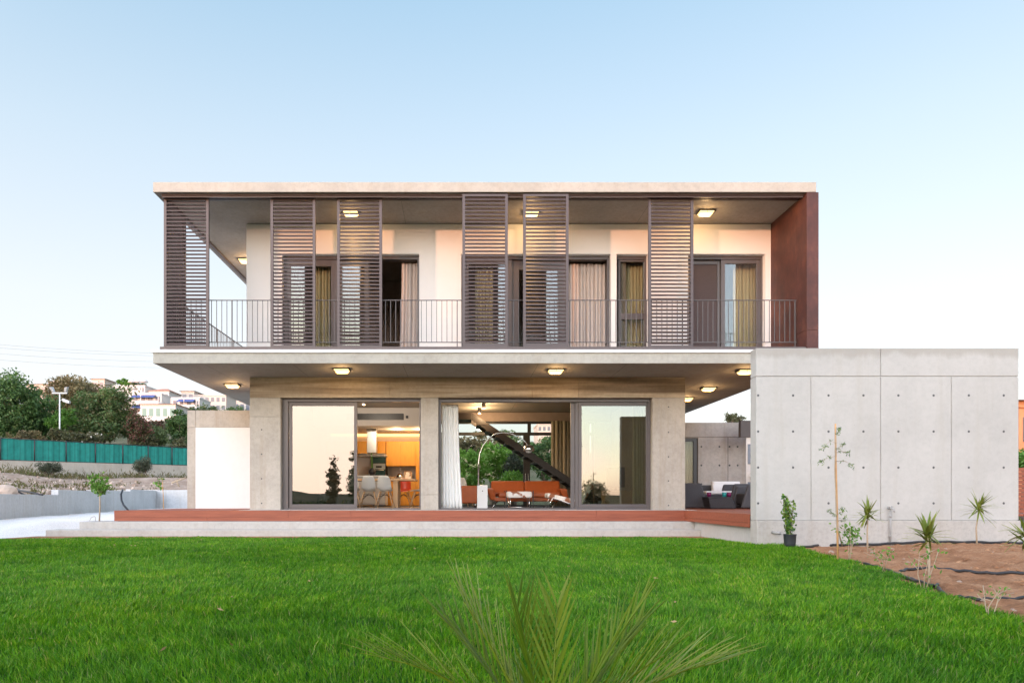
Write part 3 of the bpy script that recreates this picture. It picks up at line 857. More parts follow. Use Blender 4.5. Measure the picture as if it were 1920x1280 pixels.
# stairs
YS = 18.9; S = F/YS
def stz(px, off=0): return wz(777 + (px-886)*.663 + off, YS)
st = MB()
for y0 in (18.6, 19.5):
    lo, hi = [], []
    for px in (884, 1165):
        x = wx(px, YS)
        hi += [(x, y0, stz(px)), (x, y0+.06, stz(px))]; lo += [(x, y0, stz(px, 14)), (x, y0+.06, stz(px, 14))]
    st.hexa([lo[0], lo[2], lo[3], lo[1]], [hi[0], hi[2], hi[3], hi[1]])
st.box(wx(830, YS), wx(884, YS)-.002, 18.6, 19.56, wz(788, YS), wz(776, YS))
o = part('staircase', st, M['stair'])
for i in range(15):
    px = 893 + i*17.6
    if stz(px) < .7: break
    t = MB(); z = stz(px, 17); t.box(wx(px, YS), wx(px, YS)+.27, 18.59, 19.57, z, z+.035); t.build('tread', M['stair'], o)
for (px, py, Y) in ((907, 765, 18.3), (899, 776, 19.4), (682, 757, 17.6)):
    mb = MB(); x = wx(px, Y)
    mb.lathe((x, Y, 3.10), [(.045, .02), (.05, .02), (.05, .165), (.0, .165)], 14); o = part('spotlight', mb, M['dark_metal'])
    mb = MB(); mb.lathe((x, Y, 3.10), [(.0, .0), (.04, .004), (.042, .02)], 14); mb.build('bulb', M['bulb'], o)

# ceiling lights (each hangs from a slab)
def make_ceiling_light(loc):
    t = empty('ceiling_light', loc); c = Vector(loc)
    b = MB(); b.box(c.x-.15, c.x+.15, c.y-.11, c.y+.11, c.z-.022, c.z-.0015)
    for sx in (-1, 1): b.box(c.x+sx*.157-.006, c.x+sx*.157+.006, c.y-.115, c.y+.115, c.z-.046, c.z-.002)
    b.build('housing', M['dark_metal'], t, bev=.004)
    d = MB(); q = lambda h, a: [(c.x-h, c.y-a, 0), (c.x+h, c.y-a, 0), (c.x+h, c.y+a, 0), (c.x-h, c.y+a, 0)]
    d.hexa([(x, y, c.z-.085) for x, y, _ in q(.105, .07)], [(x, y, c.z-.0225) for x, y, _ in q(.148, .105)])
    d.build('lamp_glass', M['lamp_glow'], t, bev=.012)
    g = MB()
    h, a, zz = .140, .098, c.z-.05
    g.tube([(c.x-h, c.y-a, zz), (c.x+h, c.y-a, zz), (c.x+h, c.y+a, zz), (c.x-h, c.y+a, zz), (c.x-h, c.y-a, zz)], .0045, 5)
    g.tube([(c.x, c.y-a-.004, zz), (c.x, c.y-.108, c.z-.02)], .004, 5)
    g.build('guard', M['dark_metal'], t)
    return t
cl = make_ceiling_light((0, 0, 0))
LIGHTS = []
def clight(px, py, z, label, grp):
    Y = (z-.05-EYE)*F/(VY-py); x = wx(px, Y)
    o = cl if not LIGHTS else copy_tree(cl)
    o.location = (x, Y, z); o['label'] = label; o['category'] = 'ceiling light'; o['group'] = grp
    LIGHTS.append(o)
    ld = bpy.data.lights.new('lamp_light', 'POINT'); ld.energy = 1.1; ld.color = (1.0, .62, .28); ld.shadow_soft_size = .06
    l = bpy.data.objects.new('lamp_light', ld); COL.objects.link(l); l.parent = o; l.location = (0, 0, -.13)
G1, G2 = 'lit lamps under the roof slab', 'lit lamps under the balcony slab'
clight(658, 402, RZ, 'lit balcony lamp seen through the third louvred shutter from the left', G1)
clight(996, 403, RZ, 'lit balcony lamp seen through the louvred shutter just right of the centre pair gap', G1)
clight(1323, 401, RZ, 'lit balcony lamp in the open bay beside the rust red side wall', G1)
clight(460, 490, RZ, 'lit balcony lamp half hidden by the left corner of the white upper wall', G1)
clight(436, 724, SZ0, 'lit lamp under the left overhang above the white wall panel', G2)
clight(641, 696, SZ0, 'lit lamp above the kitchen sliding window', G2)
clight(1042, 697, SZ0, 'lit lamp above the living room sliding window', G2)
clight(1397, 698, SZ0, 'lit lamp under the right overhang, cut by the free standing concrete wall', G2)
clight(1328, 730, SZ0, 'lit lamp under the right overhang above the terrace lounge chairs', G2)
clight(1287, 749, SZ0, 'small sliver of a lit lamp behind the right concrete pillar', G2)

# curtains
def curtain(px0, px1, zt, zb, Y, mat, label, folds=9, amp=.035, px0b=None, px1b=None, seed=0):
    rng = np.random.default_rng(seed)
    px0b = px0 if px0b is None else px0b; px1b = px1 if px1b is None else px1b
    x0, x1, y0b, y1b = wx(px0, Y), wx(px1, Y), wx(px0b, Y), wx(px1b, Y)
    n, mz = folds*8, 14; vs = []; ph = rng.uniform(0, 6.28, 4)
    for j in range(mz+1):
        t = j/mz; z = zt + (zb-zt)*t; a0 = x0 + (y0b-x0)*t**1.5; a1 = x1 + (y1b-x1)*t**1.5
        for i in range(n+1):
            u = i/n
            w = u*folds*2*math.pi + .9*math.sin(u*7+ph[0]) + .25*t*math.sin(u*17+ph[1])
            y = Y + amp*(math.sin(w)*(.7+.3*t) + .35*math.sin(w*.5+ph[2]))
            vs.append((a0 + (a1-a0)*u + .35*amp*math.cos(w), y, z))
    fs = [(j*(n+1)+i, j*(n+1)+i+1, (j+1)*(n+1)+i+1, (j+1)*(n+1)+i) for j in range(mz) for i in range(n)]
    mb = MB(); mb.add(vs, fs, True)
    o = mb.build('curtain', M[mat], None, thick=.004, loc=((x0+x1)/2, Y, zb))
    return tag(o, label, 'curtain', 'curtains behind the windows')
curtain(827, 858, HD-.08, .47, 14.98, 'curtain_white', 'white floor length curtain gathered at the left of the living room opening', 6, .045, 827, 866, 1)
curtain(1033, 1105, wz(789, 20.1), .47, 20.1, 'curtain_olive', 'tall drab curtain behind the stairs at the rear living room glazing', 11, .05, None, None, 2)
curtain(1186, 1206, HD-.09, .47, 15.1, 'curtain_beige', 'curtain edge dimly seen behind the right ground floor glass door', 4, .04, None, None, 3)
ZC0, ZC1 = 3.56, ZL1-.02
curtain(590, 619, ZC1, ZC0, 14.93, 'curtain_beige', 'beige curtain behind the balcony door between the second and third shutters', 5, .03, None, None, 4)
curtain(753, 783, ZC1, ZC0, 14.85, 'curtain_pink', 'off white curtain hanging in the open balcony door right of the third shutter', 5, .035, 748, 783, 5)
curtain(890, 924, ZC1, ZC0, 14.93, 'curtain_beige', 'beige curtain behind the fourth shutter from the left', 5, .03, None, None, 6)
curtain(1064, 1134, ZC1, ZC0, 14.88, 'curtain_pink', 'wide pale pink curtain filling the balcony door right of the fifth shutter', 10, .03, None, None, 7)
curtain(1159, 1213, ZC1, ZC0, 14.93, 'curtain_beige', 'beige curtain behind the narrow casement window with a dark crossbar', 8, .03, None, None, 8)
curtain(1373, 1416, ZC1, ZC0, 14.95, 'curtain_beige', 'beige curtain behind the rightmost balcony door by the rust red wall', 7, .035, None, None, 9)

# ================================================================ deck, steps, garden walls
ZD = .46
YD = 13.54
mb = MB()
y = YD+.012
while y < 13.77: mb.box(-6.85, 4.475, y, y+.112, ZD-.03, ZD); y += .118
y = 13.90
while y < 16.4: mb.box(-6.85, -4.463, y, y+.112, ZD-.03, ZD); y += .118
rng0 = random.Random(2)
x = 4.475
while x < 9.2: mb.box(x, x+.112, 10.55 if x > 4.476 else 10.53, 18.95, ZD-.032, ZD-.001); x += .118
fx = [-6.85, -3.4, wx(658, YD), wx(885, YD), wx(1118, YD), 4.475]
for a, b in zip(fx[:-1], fx[1:]): mb.box(a+.002, b-.002, YD-.012, YD+.010, ZD-.135, ZD+.001)
fx = [-6.85, -5.0, wx(566, YD), wx(790, YD), wx(980, YD), 4.475]
for a, b in zip(fx[:-1], fx[1:]): mb.box(a+.002, b-.002, YD-.010, YD+.010, ZD-.205, ZD-.139)
for y0, y1 in ((10.52, 12.1), (12.104, 13.525)):
    mb.box(4.455, 4.474, y0, y1, ZD-.135, ZD+.001)
    mb.box(4.457, 4.474, y0, y1, ZD-.205, ZD-.139)
mb.box(-6.85, -6.83, YD+.012, 16.4, ZD-.2, ZD-.001)
mb.box(-6.80, 4.44, YD+.02, 13.77, .05, ZD-.035)
deck = tag(mb.build('timber_deck', M['deck'], None, loc=(0, YD, .26)), 'terracotta red timber deck with a plank edge along the front of the house', 'deck')
steps = thing('concrete_steps', 'two long low pale concrete steps between the red deck and the lawn', 'steps', (0, 13, 0))
mb = MB(); mb.box(-7.36, 4.545, 13.2, YD+.30, .0, .262-.012); mb.build('step', M['concrete_step'], steps, bev=.012)
mb = MB(); mb.box(-7.80, 4.545, 12.85, 13.199, -.03, .108); mb.build('step', M['concrete_step'], steps, bev=.012)
mb = MB(); mb.box(4.546, 9.2, 10.53, 19, -.05, ZD-.21); tag(mb.build('deck_plinth', M['concrete_wall'], None, loc=(4.6, 12, 0)), 'pale concrete base under the side return of the red deck', 'plinth')

# free standing concrete wall on the right
YR0, YR1 = 10.30, 10.51
XL, XR = 4.475, wx(1910, YR0)
ztop = wz(652.5, YR0)
wall = MB()
vg = [wx(p, YR0) for p in (1520.7, 1651.3, 1784)]
zg, zb = wz(705.6, YR0), wz(975, YR0)
g = .006
cols = [XL] + vg + [XR]
for i in range(4): wall.box(cols[i]+(g if i else 0), cols[i+1]-(g if i < 3 else 0), YR0, YR1, zb+.002, zg-g)
for a, b in ((XL, vg[1]-g), (vg[1]+g, XR)): wall.box(a, b, YR0, YR1, zg+g, ztop)
wall.box(XL+.012, XR-.012, YR0+.014, YR1-.012, -.1, ztop-.012)
wall.mi = 2; wall.box(XL-.0, XR+.015, YR0-.022, YR1+.0, -.1, zb-.002)
wall.mi = 1
for px in (1421.5, 1487, 1553.5, 1619, 1684.5, 1750.5, 1816.5, 1882):
    for j, py in enumerate((741, 808.5, 876, 943)):
        if j == 3 and px in (1487, 1619, 1816.5): continue
        wall.disc_y(wx(px, YR0), YR0-.0005, wz(py, YR0), .018, 12, .0025)
o = wall.build('concrete_wall', [M['concrete_wall'], M['plug'], M['concrete_step']], None, bev=.006, loc=(6.4, YR0, 0))
tag(o, 'tall free standing light grey concrete wall with rows of round tie holes', 'wall')

# concrete frame with a white panel, left of the house
YP = 16.5
fr = thing('panel_wall', 'low concrete frame wall holding a plain white panel left of the house', 'wall', (-5.5, YP, .2))
x0, x1 = wx(351, YP), -4.40
mb = MB(); zj = wz(801, YP)
mb.box(x0, x0+.195, YP, YP+.3, .1, zj-.004).box(x0, x0+.195, YP, YP+.3, zj+.003, wz(769, YP)).box(x0+.200, x1, YP+.001, YP+.3, zj+.003, wz(769, YP))
mb.box(x0+.01, x1, YP+.012, YP+.29, .1, wz(769, YP)-.01)
mb.build('frame', M['concrete'], fr, bev=.006)
mb = MB(); mb.box(x0+.197, x1, YP+.004, YP+.2, .44, zj-.002); mb.build('panel', M['white_panel'], fr)

# out-building behind the terrace on the right
YO = 19.0
ob = thing('outbuilding', 'small weathered concrete outbuilding with a dark framed door behind the lounge terrace', 'outbuilding', (6.5, YO, .4))
xr = wx(1399, YO); zt, zj = wz(792, YO), wz(819, YO)
mb = MB(); dx0, dx1 = wx(1268, YO), wx(1309, YO)
mb.wall('x', 4.82, xr, YO, YO+.25, .2, zj-.003, [(dx0, dx1, .45, wz(820.5, YO))])
mb.box(xr-.25, xr, YO+.251, 22, .2, zj-.003)
mb.mi = 1
for px in (1315, 1349, 1368, 1383):
    for py in (837, 872, 907): mb.disc_y(wx(px, YO), YO-.0005, wz(py, YO), .027, 10)
mb.mi = 0; mb.box(wx(1364.5, YO), wx(1365.3, YO), YO-.003, YO+.01, .45, zj-.01); mb.m[-6:] = [1]*6
mb.build('wall', [M['concrete_dark'], M['plug']], ob)
mb = MB(); mb.box(4.82, xr+.02, YO-.012, 22, zj+.003, zt); mb.build('roof_slab', M['concrete_dark'], ob, bev=.006)
f = MB(); rect(f, dx0+.004, dx1-.004, .462, wz(821, YO), YO+.04, YO+.12, .07, .11, .09, .06); o = f.build('door', M['dark_metal'], ob)
g = MB(); g.box(dx0+.06, dx1-.10, YO+.07, YO+.078, .5, wz(826, YO)); g.build('pane', M['clear'], o)
curtain(1285, 1303, wz(826, YO), .5, YO+.35, 'curtain_olive', 'drab pale curtain behind the dark framed outbuilding door on the terrace', 4, .03, None, None, 12)
mb = MB(); bx = wx(1389, 18.0)
mb.box(bx, bx+3, 18.0, 18.15, wz(819, 18.0), wz(788, 18.0)); mb.box(bx+2.85, bx+3, 18.002, 18.15, .2, wz(819, 18.0)-.002)
tag(mb.build('pergola_beam', M['bronze'], None, loc=(bx, 18, .2)), 'brown steel beam end above the terrace beside the concrete outbuilding', 'beam')

# low retaining wall on the left, stepped on top, running away from the viewer
def rw(y): return -9.9 - (y-14)*.24
rt = MB()
seg = [(9.5, 18.8, .80), (18.805, 23.5, .94), (23.505, 27.0, .98), (27.005, 32, 1.06)]
for a, b, z in seg:
    rt.hexa([(rw(a)-.2, a, -.15), (rw(a), a, -.15), (rw(b), b, -.15), (rw(b)-.2, b, -.15)], [(rw(a)-.2, a, z), (rw(a), a, z), (rw(b), b, z), (rw(b)-.2, b, z)])
tag(rt.build('retaining_wall', M['concrete_old'], None, loc=(rw(18), 18, 0), bev=.01), 'low stepped blue grey concrete retaining wall beside the white gravel', 'wall')
# a short return of the wall behind the gravel
mb = MB(); mb.box(-18.2, -6.0, 32.0, 32.2, -.1, 1.10); tag(mb.build('garden_wall', M['concrete_old'], None, loc=(-12, 32, 0), bev=.01), 'far end of the grey concrete wall closing the gravel yard behind the thin sapling', 'wall')

# fence on its plinth
FA, FB = at(-90, 860, 43.0), at(372, 873, 58.5)
def fpt(t): return FA.lerp(FB, t)
fd = (FB-FA); fl = math.hypot(fd.x, fd.y); fn = Vector((-fd.y, fd.x, 0)).normalized()
mb = MB()
a, b = FA, FB
def fbox(mb, t0, t1, z0a, z1a, z0b, z1b, th, off=0.0):
    p, q = fpt(t0), fpt(t1); o = fn*off; w = fn*th
    lo = [p+o, q+o, q+o+w, p+o+w]; zl = [z0a, z0b, z0b, z0a]; zh = [z1a, z1b, z1b, z1a]
    mb.hexa([(v.x, v.y, z) for v, z in zip(lo, zl)], [(v.x, v.y, z) for v, z in zip(lo, zh)])
fbox(mb, 0, 1, 1.2, FA.z, 1.4, FB.z, .22)
tag(mb.build('boundary_wall', concrete('pale boundary concrete', (.52,.46,.39), .15, .4), None, loc=fpt(.5)), 'long pale low boundary wall under the green screen fence', 'wall')
fence = thing('screen_fence', 'long green shade net fence on dark posts in front of the trees', 'fence', fpt(.5))
HF = 1.47
mb = MB(); K = 60
for i in range(K):
    t0, t1 = i/K, (i+1)/K; sag0, sag1 = .03*math.sin(i*1.3), .03*math.sin((i+1)*1.3)
    za, zb2 = fpt(t0).z, fpt(t1).z
    w0, w1 = .03*math.sin(i*2.1), .03*math.sin((i+1)*2.1)
    p, q = fpt(t0)+fn*(.08+w0), fpt(t1)+fn*(.08+w1); e = fn*.012
    mb.hexa([(p.x,p.y,za+.02), (q.x,q.y,zb2+.02), (q.x+e.x,q.y+e.y,zb2+.02), (p.x+e.x,p.y+e.y,za+.02)], [(p.x,p.y,za+HF+sag0), (q.x,q.y,zb2+HF+sag1), (q.x+e.x,q.y+e.y,zb2+HF+sag1), (p.x+e.x,p.y+e.y,za+HF+sag0)])
mb.build('shade_net', M['net'], fence)
mb = MB()
for zz in (HF+.02, .03): mb.tube([fpt(0)+fn*.05+Vector((0,0,zz)), fpt(1)+fn*.05+Vector((0,0,zz))], .025, 5)
mb.build('rail', M['dark_metal'], fence)
tt = -.0
for i in range(9):
    t = .035 + i*.118
    if t > 1: break
    p = fpt(t) + fn*.03; mb = MB(); mb.tube([p + Vector((0,0,-.02)), p + Vector((0,0,HF+.05))], .04, 6); mb.build('post', M['dark_metal'], fence)

# ================================================================ vegetation
def crown_leaves(rng, c, rad, clumps, per, leaf, clump_r, flat=.25, shape=1.0):
    """leaf faces spread through many clumps in an uneven crown"""
    out = []
    d = rng.normal(size=(clumps, 3)); d /= np.linalg.norm(d, axis=1, keepdims=True)
    r = rng.uniform(.25, 1.0, clumps)**.5
    lump = 1 + .22*np.sin(d[:, 0]*4+rng.uniform(0, 6)) + .18*np.sin(d[:, 1]*5+rng.uniform(0, 6)) + .15*np.sin(d[:, 2]*6+rng.uniform(0, 6))
    P = np.array(c)[None] + d*np.array(rad)[None]*(r*lump)[:, None]
    for p in P:
        k = int(per*rng.uniform(.5, 1.4)); cr = clump_r*rng.uniform(.55, 1.35)
        q = rng.normal(size=(k, 3)); q /= np.linalg.norm(q, axis=1, keepdims=True)
        q *= (rng.uniform(0, 1, k)**.45)[:, None]*cr; q[:, 2] *= .75
        out.append(p + q)
    return np.concatenate(out), P
def tree(name, label, cat, group, base, c, rad, clumps, per, leaf, clump_r, lm, seed, trunk_r=.16, trunks=1, aspect=.55, flowers=0):
    rng = np.random.default_rng(seed)
    b = Vector(base); t = thing(name, label, cat, b, group)
    C, P = crown_leaves(rng, c, rad, clumps, per, leaf, clump_r)
    C = C[C[:, 2] > b.z + .05]
    V = leaf_quads(C, leaf*rng.uniform(.7, 1.4, len(C)), leaf*aspect*rng.uniform(.7, 1.3, len(C)), rng)
    l, s = quads(len(C)); np_obj('crown', V, l, s, M[lm], t)
    tb = MB()
    for k in range(trunks):
        off = Vector((rng.normal()*.25*(trunks > 1), rng.normal()*.25*(trunks > 1), 0))
        top = Vector((c[0]+rng.normal()*rad[0]*.15, c[1], c[2]+rad[2]*.2))
        mid = b.lerp(top, .45) + Vector((rng.normal()*.15, rng.normal()*.15, 0))*rad[0]*.3
        tb.tube([b+off-Vector((0,0,.1)), b+off+Vector((0,0,.15)), mid+off*.6, top], [trunk_r*1.35, trunk_r, trunk_r*.7, trunk_r*.22], 7)
        for j in rng.choice(len(P), min(7, len(P)), replace=False):
            st = (b+off).lerp(top, rng.uniform(.35, .8)); e = Vector(P[j])
            tb.tube([st, st.lerp(e, .5)+Vector((0,0,.1*rad[2])), e], [trunk_r*.4, trunk_r*.24, trunk_r*.08], 5)
    tb.build('trunk', M['bark'], t)
    if flowers:
        i = rng.choice(len(C), flowers); fc = C[i] + rng.normal(size=(flowers, 3))*.05; fc[:, 1] -= .15
        V = leaf_quads(np.repeat(fc, 3, 0), .17, .14, rng); l, s = quads(flowers*3); np_obj('blossoms', V, l, s, M['flower'], t)
    return t
def ptree(name, label, cat, group, px, pyt, pyb, pw, Y, lm, seed, dens=1.0, leaf=.28, depth=None, **k):
    """tree from its place in the photo: centre x, top, bottom and width in pixels at distance Y"""
    x = wx(px, Y); zt = wz(pyt, Y); zb = wz(pyb, Y); rw_ = pw*Y/F/2
    gz = float(terrain_z(x, Y)) - .05
    gz = min(gz, zb)
    rz = (zt-zb)/2
    cl = max(12, int(70*dens)); 
    return tree(name, label, cat, group, (x, Y, gz), (x, Y, (zt+zb)/2), (rw_*.82, (depth or rw_)*.82, rz*.84), cl, int(75*dens) if dens > .5 else 55, leaf, max(.28, min(rw_, rz)*.33), lm, seed, **k)
GT = 'trees and shrubs behind the green fence'
TR = [
 ('broadleaf_tree', 'tall dark green tree at the left edge of the photo behind the green fence', 'tree', 26, 700, 838, 160, 58, 'leaf_dark', 1, 1.9, .26),
 ('broadleaf_tree', 'wide olive brown tree rising behind the white lamp post', 'tree', 152, 704, 830, 156, 76, 'leaf_brown', 2, 2.4, .30),
 ('broadleaf_tree', 'large round dark green tree right of the white lamp post', 'tree', 194, 721, 830, 116, 61, 'leaf_mixed', 3, 1.9, .24),
 ('broadleaf_tree', 'small bright green tree just right of the white lamp post', 'tree', 114, 764, 815, 46, 56.5, 'leaf_bright', 4, .8, .19),
 ('broadleaf_tree', 'dull green tree between the lamp post and the dark tree at the left edge', 'tree', 74, 752, 838, 74, 62, 'leaf_mixed', 5, 1.0, .24),
 ('oleander_shrub', 'brownish oleander with white flowers above the green fence', 'shrub', 158, 806, 842, 74, 55, 'leaf_oleander', 6, .9, .17),
 ('oleander_shrub', 'brownish shrub behind the green fence below the lamp post', 'shrub', 118, 802, 840, 52, 53.6, 'leaf_oleander', 7, .8, .17),
 ('oleander_shrub', 'dry brown bush at the foot of the leftmost dark tree', 'shrub', 52, 806, 836, 78, 55, 'leaf_brown', 8, .8, .17),
 ('bougainvillea', 'dark red leaved bougainvillea below the hillside villas', 'shrub', 259, 768, 836, 52, 58.2, 'leaf_red', 9, 1.0, .18),
 ('bougainvillea', 'low strip of red tinged shrub in front of the white villa', 'shrub', 303, 782, 812, 56, 72, 'leaf_red', 10, .7, .2),
 ('leafy_shrub', 'pale green shrub above the right end of the green fence', 'shrub', 297, 797, 842, 46, 61, 'leaf_pale', 11, .8, .18),
 ('leafy_shrub', 'olive shrub at the fence between the red bougainvillea and the pale shrub', 'shrub', 268, 816, 843, 60, 59, 'leaf_oleander', 12, .7, .17),
 ('broadleaf_tree', 'dark green tree touching the concrete frame wall at its left edge', 'tree', 338, 764, 846, 56, 64, 'leaf_dark', 13, 1.1, .2),
 ('broadleaf_tree', 'dark tree crown peeping over the concrete frame wall in the middle', 'tree', 392, 757, 812, 70, 80, 'leaf_mixed', 14, .9, .22),
 ('broadleaf_tree', 'dark tree crown over the concrete frame wall close to the house', 'tree', 438, 759, 812, 60, 84, 'leaf_dark', 15, .8, .22),
 ('leafy_shrub', 'brown green shrub behind the fence next to the concrete frame wall', 'shrub', 336, 820, 850, 50, 60, 'leaf_oleander', 16, .6, .17),
 ('broadleaf_tree', 'green tree behind the round dark tree and in front of the terraced flats', 'tree', 240, 772, 826, 50, 72, 'leaf_mixed', 17, .8, .22),
]
for nm, lb, cat, px, a, b, w, Y, lm, sd, dn, lf in TR:
    ptree(nm, lb, cat, GT, px, a, b, w, Y, lm, sd, dn, lf, trunk_r=.18 if cat == 'tree' else .06, trunks=1 if cat == 'tree' else 3, flowers=34 if 'white flowers' in lb else 0)
# hilltop trees among the villas
ptree('broadleaf_tree', 'yellow green tree on the hilltop above the terraced flats', 'tree', 'trees among the hillside villas', 236, 710, 730, 34, 176, 'leaf_bright', 20, .4, .6)
ptree('broadleaf_tree', 'dark green tree on the hilltop above the terraced flats', 'tree', 'trees among the hillside villas', 260, 714, 736, 26, 176, 'leaf_mixed', 21, .4, .6)
# grey bushes on the boundary wall
def bush(px, pyt, pyb, pw, Y, lm, label, seed, group=None, leaf=.09, dens=.9, name='round_bush'):
    return ptree(name, label, 'bush', group, px, pyt, pyb, pw, Y, lm, seed, dens, leaf, trunk_r=.03, trunks=4)
bush(93, 866, 888, 38, 44.5, 'leaf_grey', 'round grey green bush before the pale boundary wall on the left', 31, 'grey bushes below the fence')
bush(267, 859, 888, 42, 48.5, 'leaf_grey', 'larger grey green bush before the fence near the concrete frame wall', 32, 'grey bushes below the fence')
# garden behind the house, seen through the living room
GB = 'shrubs in the garden behind the living room'
ptree('leafy_shrub', 'bright green leafy shrub behind the arc lamp, seen through the rear glazing', 'shrub', GB, 880, 838, 915, 60, 26, 'leaf_garden', 41, 1.0, .13)
ptree('leafy_shrub', 'bright green shrub in the middle of the rear window', 'shrub', GB, 925, 822, 908, 70, 27.5, 'leaf_garden', 42, 1.0, .13)
ptree('leafy_shrub', 'grey green rounded shrub beside the rear door mullion', 'shrub', GB, 964, 852, 905, 40, 26.5, 'leaf_grey', 43, .8, .10)
ptree('leafy_shrub', 'low fresh green plants just above the orange sofa back', 'shrub', GB, 962, 886, 925, 52, 24, 'leaf_garden', 44, .8, .11)
ptree('broadleaf_tree', 'brown green tree at the top left of the rear window', 'tree', GB, 880, 805, 880, 90, 36, 'leaf_brown', 45, 1.0, .18)
ptree('broadleaf_tree', 'dark tree filling the upper middle of the rear window', 'tree', GB, 950, 812, 900, 90, 40, 'leaf_mixed', 46, 1.1, .18)
ptree('broadleaf_tree', 'blue green tree seen right of the rear door mullion', 'tree', GB, 1020, 812, 905, 80, 42, 'leaf_dark', 47, 1.0, .18)
ptree('leafy_shrub', 'fresh green plant low behind the orange armchair', 'shrub', GB, 876, 893, 930, 40, 24, 'leaf_garden', 48, .7, .11)
# small palm beyond the terrace
def little_palm(px, pyt, pyb, Y, label):
    x = wx(px, Y); zt, zb = wz(pyt, Y), float(terrain_z(x, Y))
    t = thing('palm_tree', label, 'palm', (x, Y, zb)); rng = np.random.default_rng(50)
    tb = MB(); tb.tube([(x, Y, zb-.1), (x+.1, Y, zb+(zt-zb)*.5), (x, Y, zt-.5)], [.16, .13, .11], 7); tb.build('trunk', M['bark'], t)
    pts = []
    for k in range(14):
        a = rng.uniform(0, 6.28); e = rng.uniform(-.2, 1.3); L = rng.uniform(.5, .8)
        for q in np.linspace(.1, 1, 9):
            pts.append((x + math.cos(a)*math.cos(e)*L*q, Y + math.sin(a)*math.cos(e)*L*q, zt-.5 + math.sin(e)*L*q - .35*q*q))
    C = np.repeat(np.array(pts), 4, 0) + rng.normal(size=(len(pts)*4, 3))*.05
    V = leaf_quads(C, .3, .06, rng); l, s = quads(len(C)); np_obj('crown', V, l, s, M['leaf_oleander'], t)
little_palm(1374, 770, 792, 36, 'small palm crown standing up behind the concrete outbuilding roof')

tree('broadleaf_tree', 'dense tree added behind the viewer to darken the rear living room glazing, left of its mullion', 'tree', None, (.9, -12, -.1), (.9, -12, 3.0), (2.3, 1.5, 2.9), 150, 70, .24, .55, 'leaf_dark', 95, .14)  # this tree and the next are added to block sky glow in the rear glazing
tree('broadleaf_tree', 'dense tree added behind the viewer to darken the rear living room glazing, right of its mullion', 'tree', None, (4.9, -12.5, -.1), (4.9, -12.5, 3.0), (2.0, 1.5, 2.9), 150, 70, .24, .55, 'leaf_mixed', 96, .14)
# dry weeds on the earth bank: uncountable
def build_weeds():
    rng = np.random.default_rng(61); V = []
    P = []
    for k in range(110):
        t = rng.uniform(0, 1); p = fpt(t); d = rng.uniform(.8, 6.5)
        x, y = p.x - fn.x*d*(-1 if fn.y < 0 else 1), p.y - abs(fn.y)*d
        P.append((x, y, 1.0 + .3*(d < 3)))
    for k in range(90):
        y = rng.uniform(14, 40); x = rw(y) - rng.uniform(.6, 16); P.append((x, y, .6))
    for x, y, s in P:
        z = float(terrain_z(x, y)); n = int(rng.integers(14, 40)); r = rng.uniform(.25, .8)*s
        c = np.stack([x + rng.normal(size=n)*r*.6, y + rng.normal(size=n)*r*.5, z + np.abs(rng.normal(size=n))*.16*s + .03], 1)
        U = rng.normal(size=(n, 3))*.6; U[:, 2] += 1.2
        V.append(leaf_quads(c, .28*s, .05, rng, U=U))
    V = np.concatenate(V); l, s_ = quads(len(V)//4)
    tag(np_obj('weeds', V, l, s_, M['weeds']), 'dry weeds and grass tufts scattered over the earth bank below the fence', 'weeds', kind='stuff')
build_weeds()
def rubble():
    rng = np.random.default_rng(63); mb = MB()
    for k in range(500):
        y = rng.uniform(12, 42); x = rw(y) - rng.uniform(.35, 15); z = float(terrain_z(x, y)); r = abs(rng.normal(0, .06))+.03
        vs = []
        for lev, rr in ((-.2, 1), (.55, .8), (1.0, .35)):
            for a in np.linspace(0, 2*np.pi, 6, endpoint=False): vs.append((x+r*rr*rng.uniform(.7,1.3)*math.cos(a), y+r*rr*rng.uniform(.7,1.3)*math.sin(a), z+r*lev*rng.uniform(.7,1.1)))
        fs = [tuple(range(12, 18))] + [(j*6+i, j*6+(i+1) % 6, (j+1)*6+(i+1) % 6, (j+1)*6+i) for j in range(2) for i in range(6)]
        mb.mi = int(rng.integers(0, 2)); mb.add(vs, fs)
    tag(mb.build('rubble', [M['boulder'], M['earth']]), 'loose stones and rubble strewn over the pinkish earth bank', 'rubble', kind='stuff')
rubble()
def boulder(px, py, Y, r, label, seed):
    rng = np.random.default_rng(seed); c = at(px, py, Y)
    bm = bmesh.new(); bmesh.ops.create_icosphere(bm, subdivisions=2, radius=1)
    mb = MB()
    vs = []
    for v in bm.verts:
        k = r*(1 + rng.normal()*.09); vs.append((c.x + v.co.x*k*1.15, c.y + v.co.y*k, c.z + v.co.z*k*.85))
    mb.add(vs, [tuple(v.index for v in f.verts) for f in bm.faces]); bm.free()
    tag(mb.build('boulder', M['boulder'], None, loc=(c.x, c.y, c.z-r*.8)), label, 'boulder')
boulder(12, 921, 16.0, .20, 'pale round boulder on the earth bank at the left edge', 71)
def debris(pts, r, label, mat='black'):
    mb = MB(); mb.tube(pts, r, 6); tag(mb.build('old_pole', M[mat], None, loc=pts[0]), label, 'pole', 'poles lying on the earth bank')
debris([at(17, 911, 17), at(44, 926.5, 17)], .022, 'dark pole lying steeply over the earth bank beside the boulder')
debris([at(28, 917, 18.5), at(80, 927, 17.2)], .025, 'long dark pole lying across the earth bank beside the boulder')
debris([at(322, 905, 25), at(349, 895, 25)], .035, 'pale plank lying on the bank near the concrete frame wall', 'stem')
debris([at(330, 899, 26), at(336, 912, 26)], .035, 'short pale plank leaning on the bank near the concrete frame wall', 'stem')

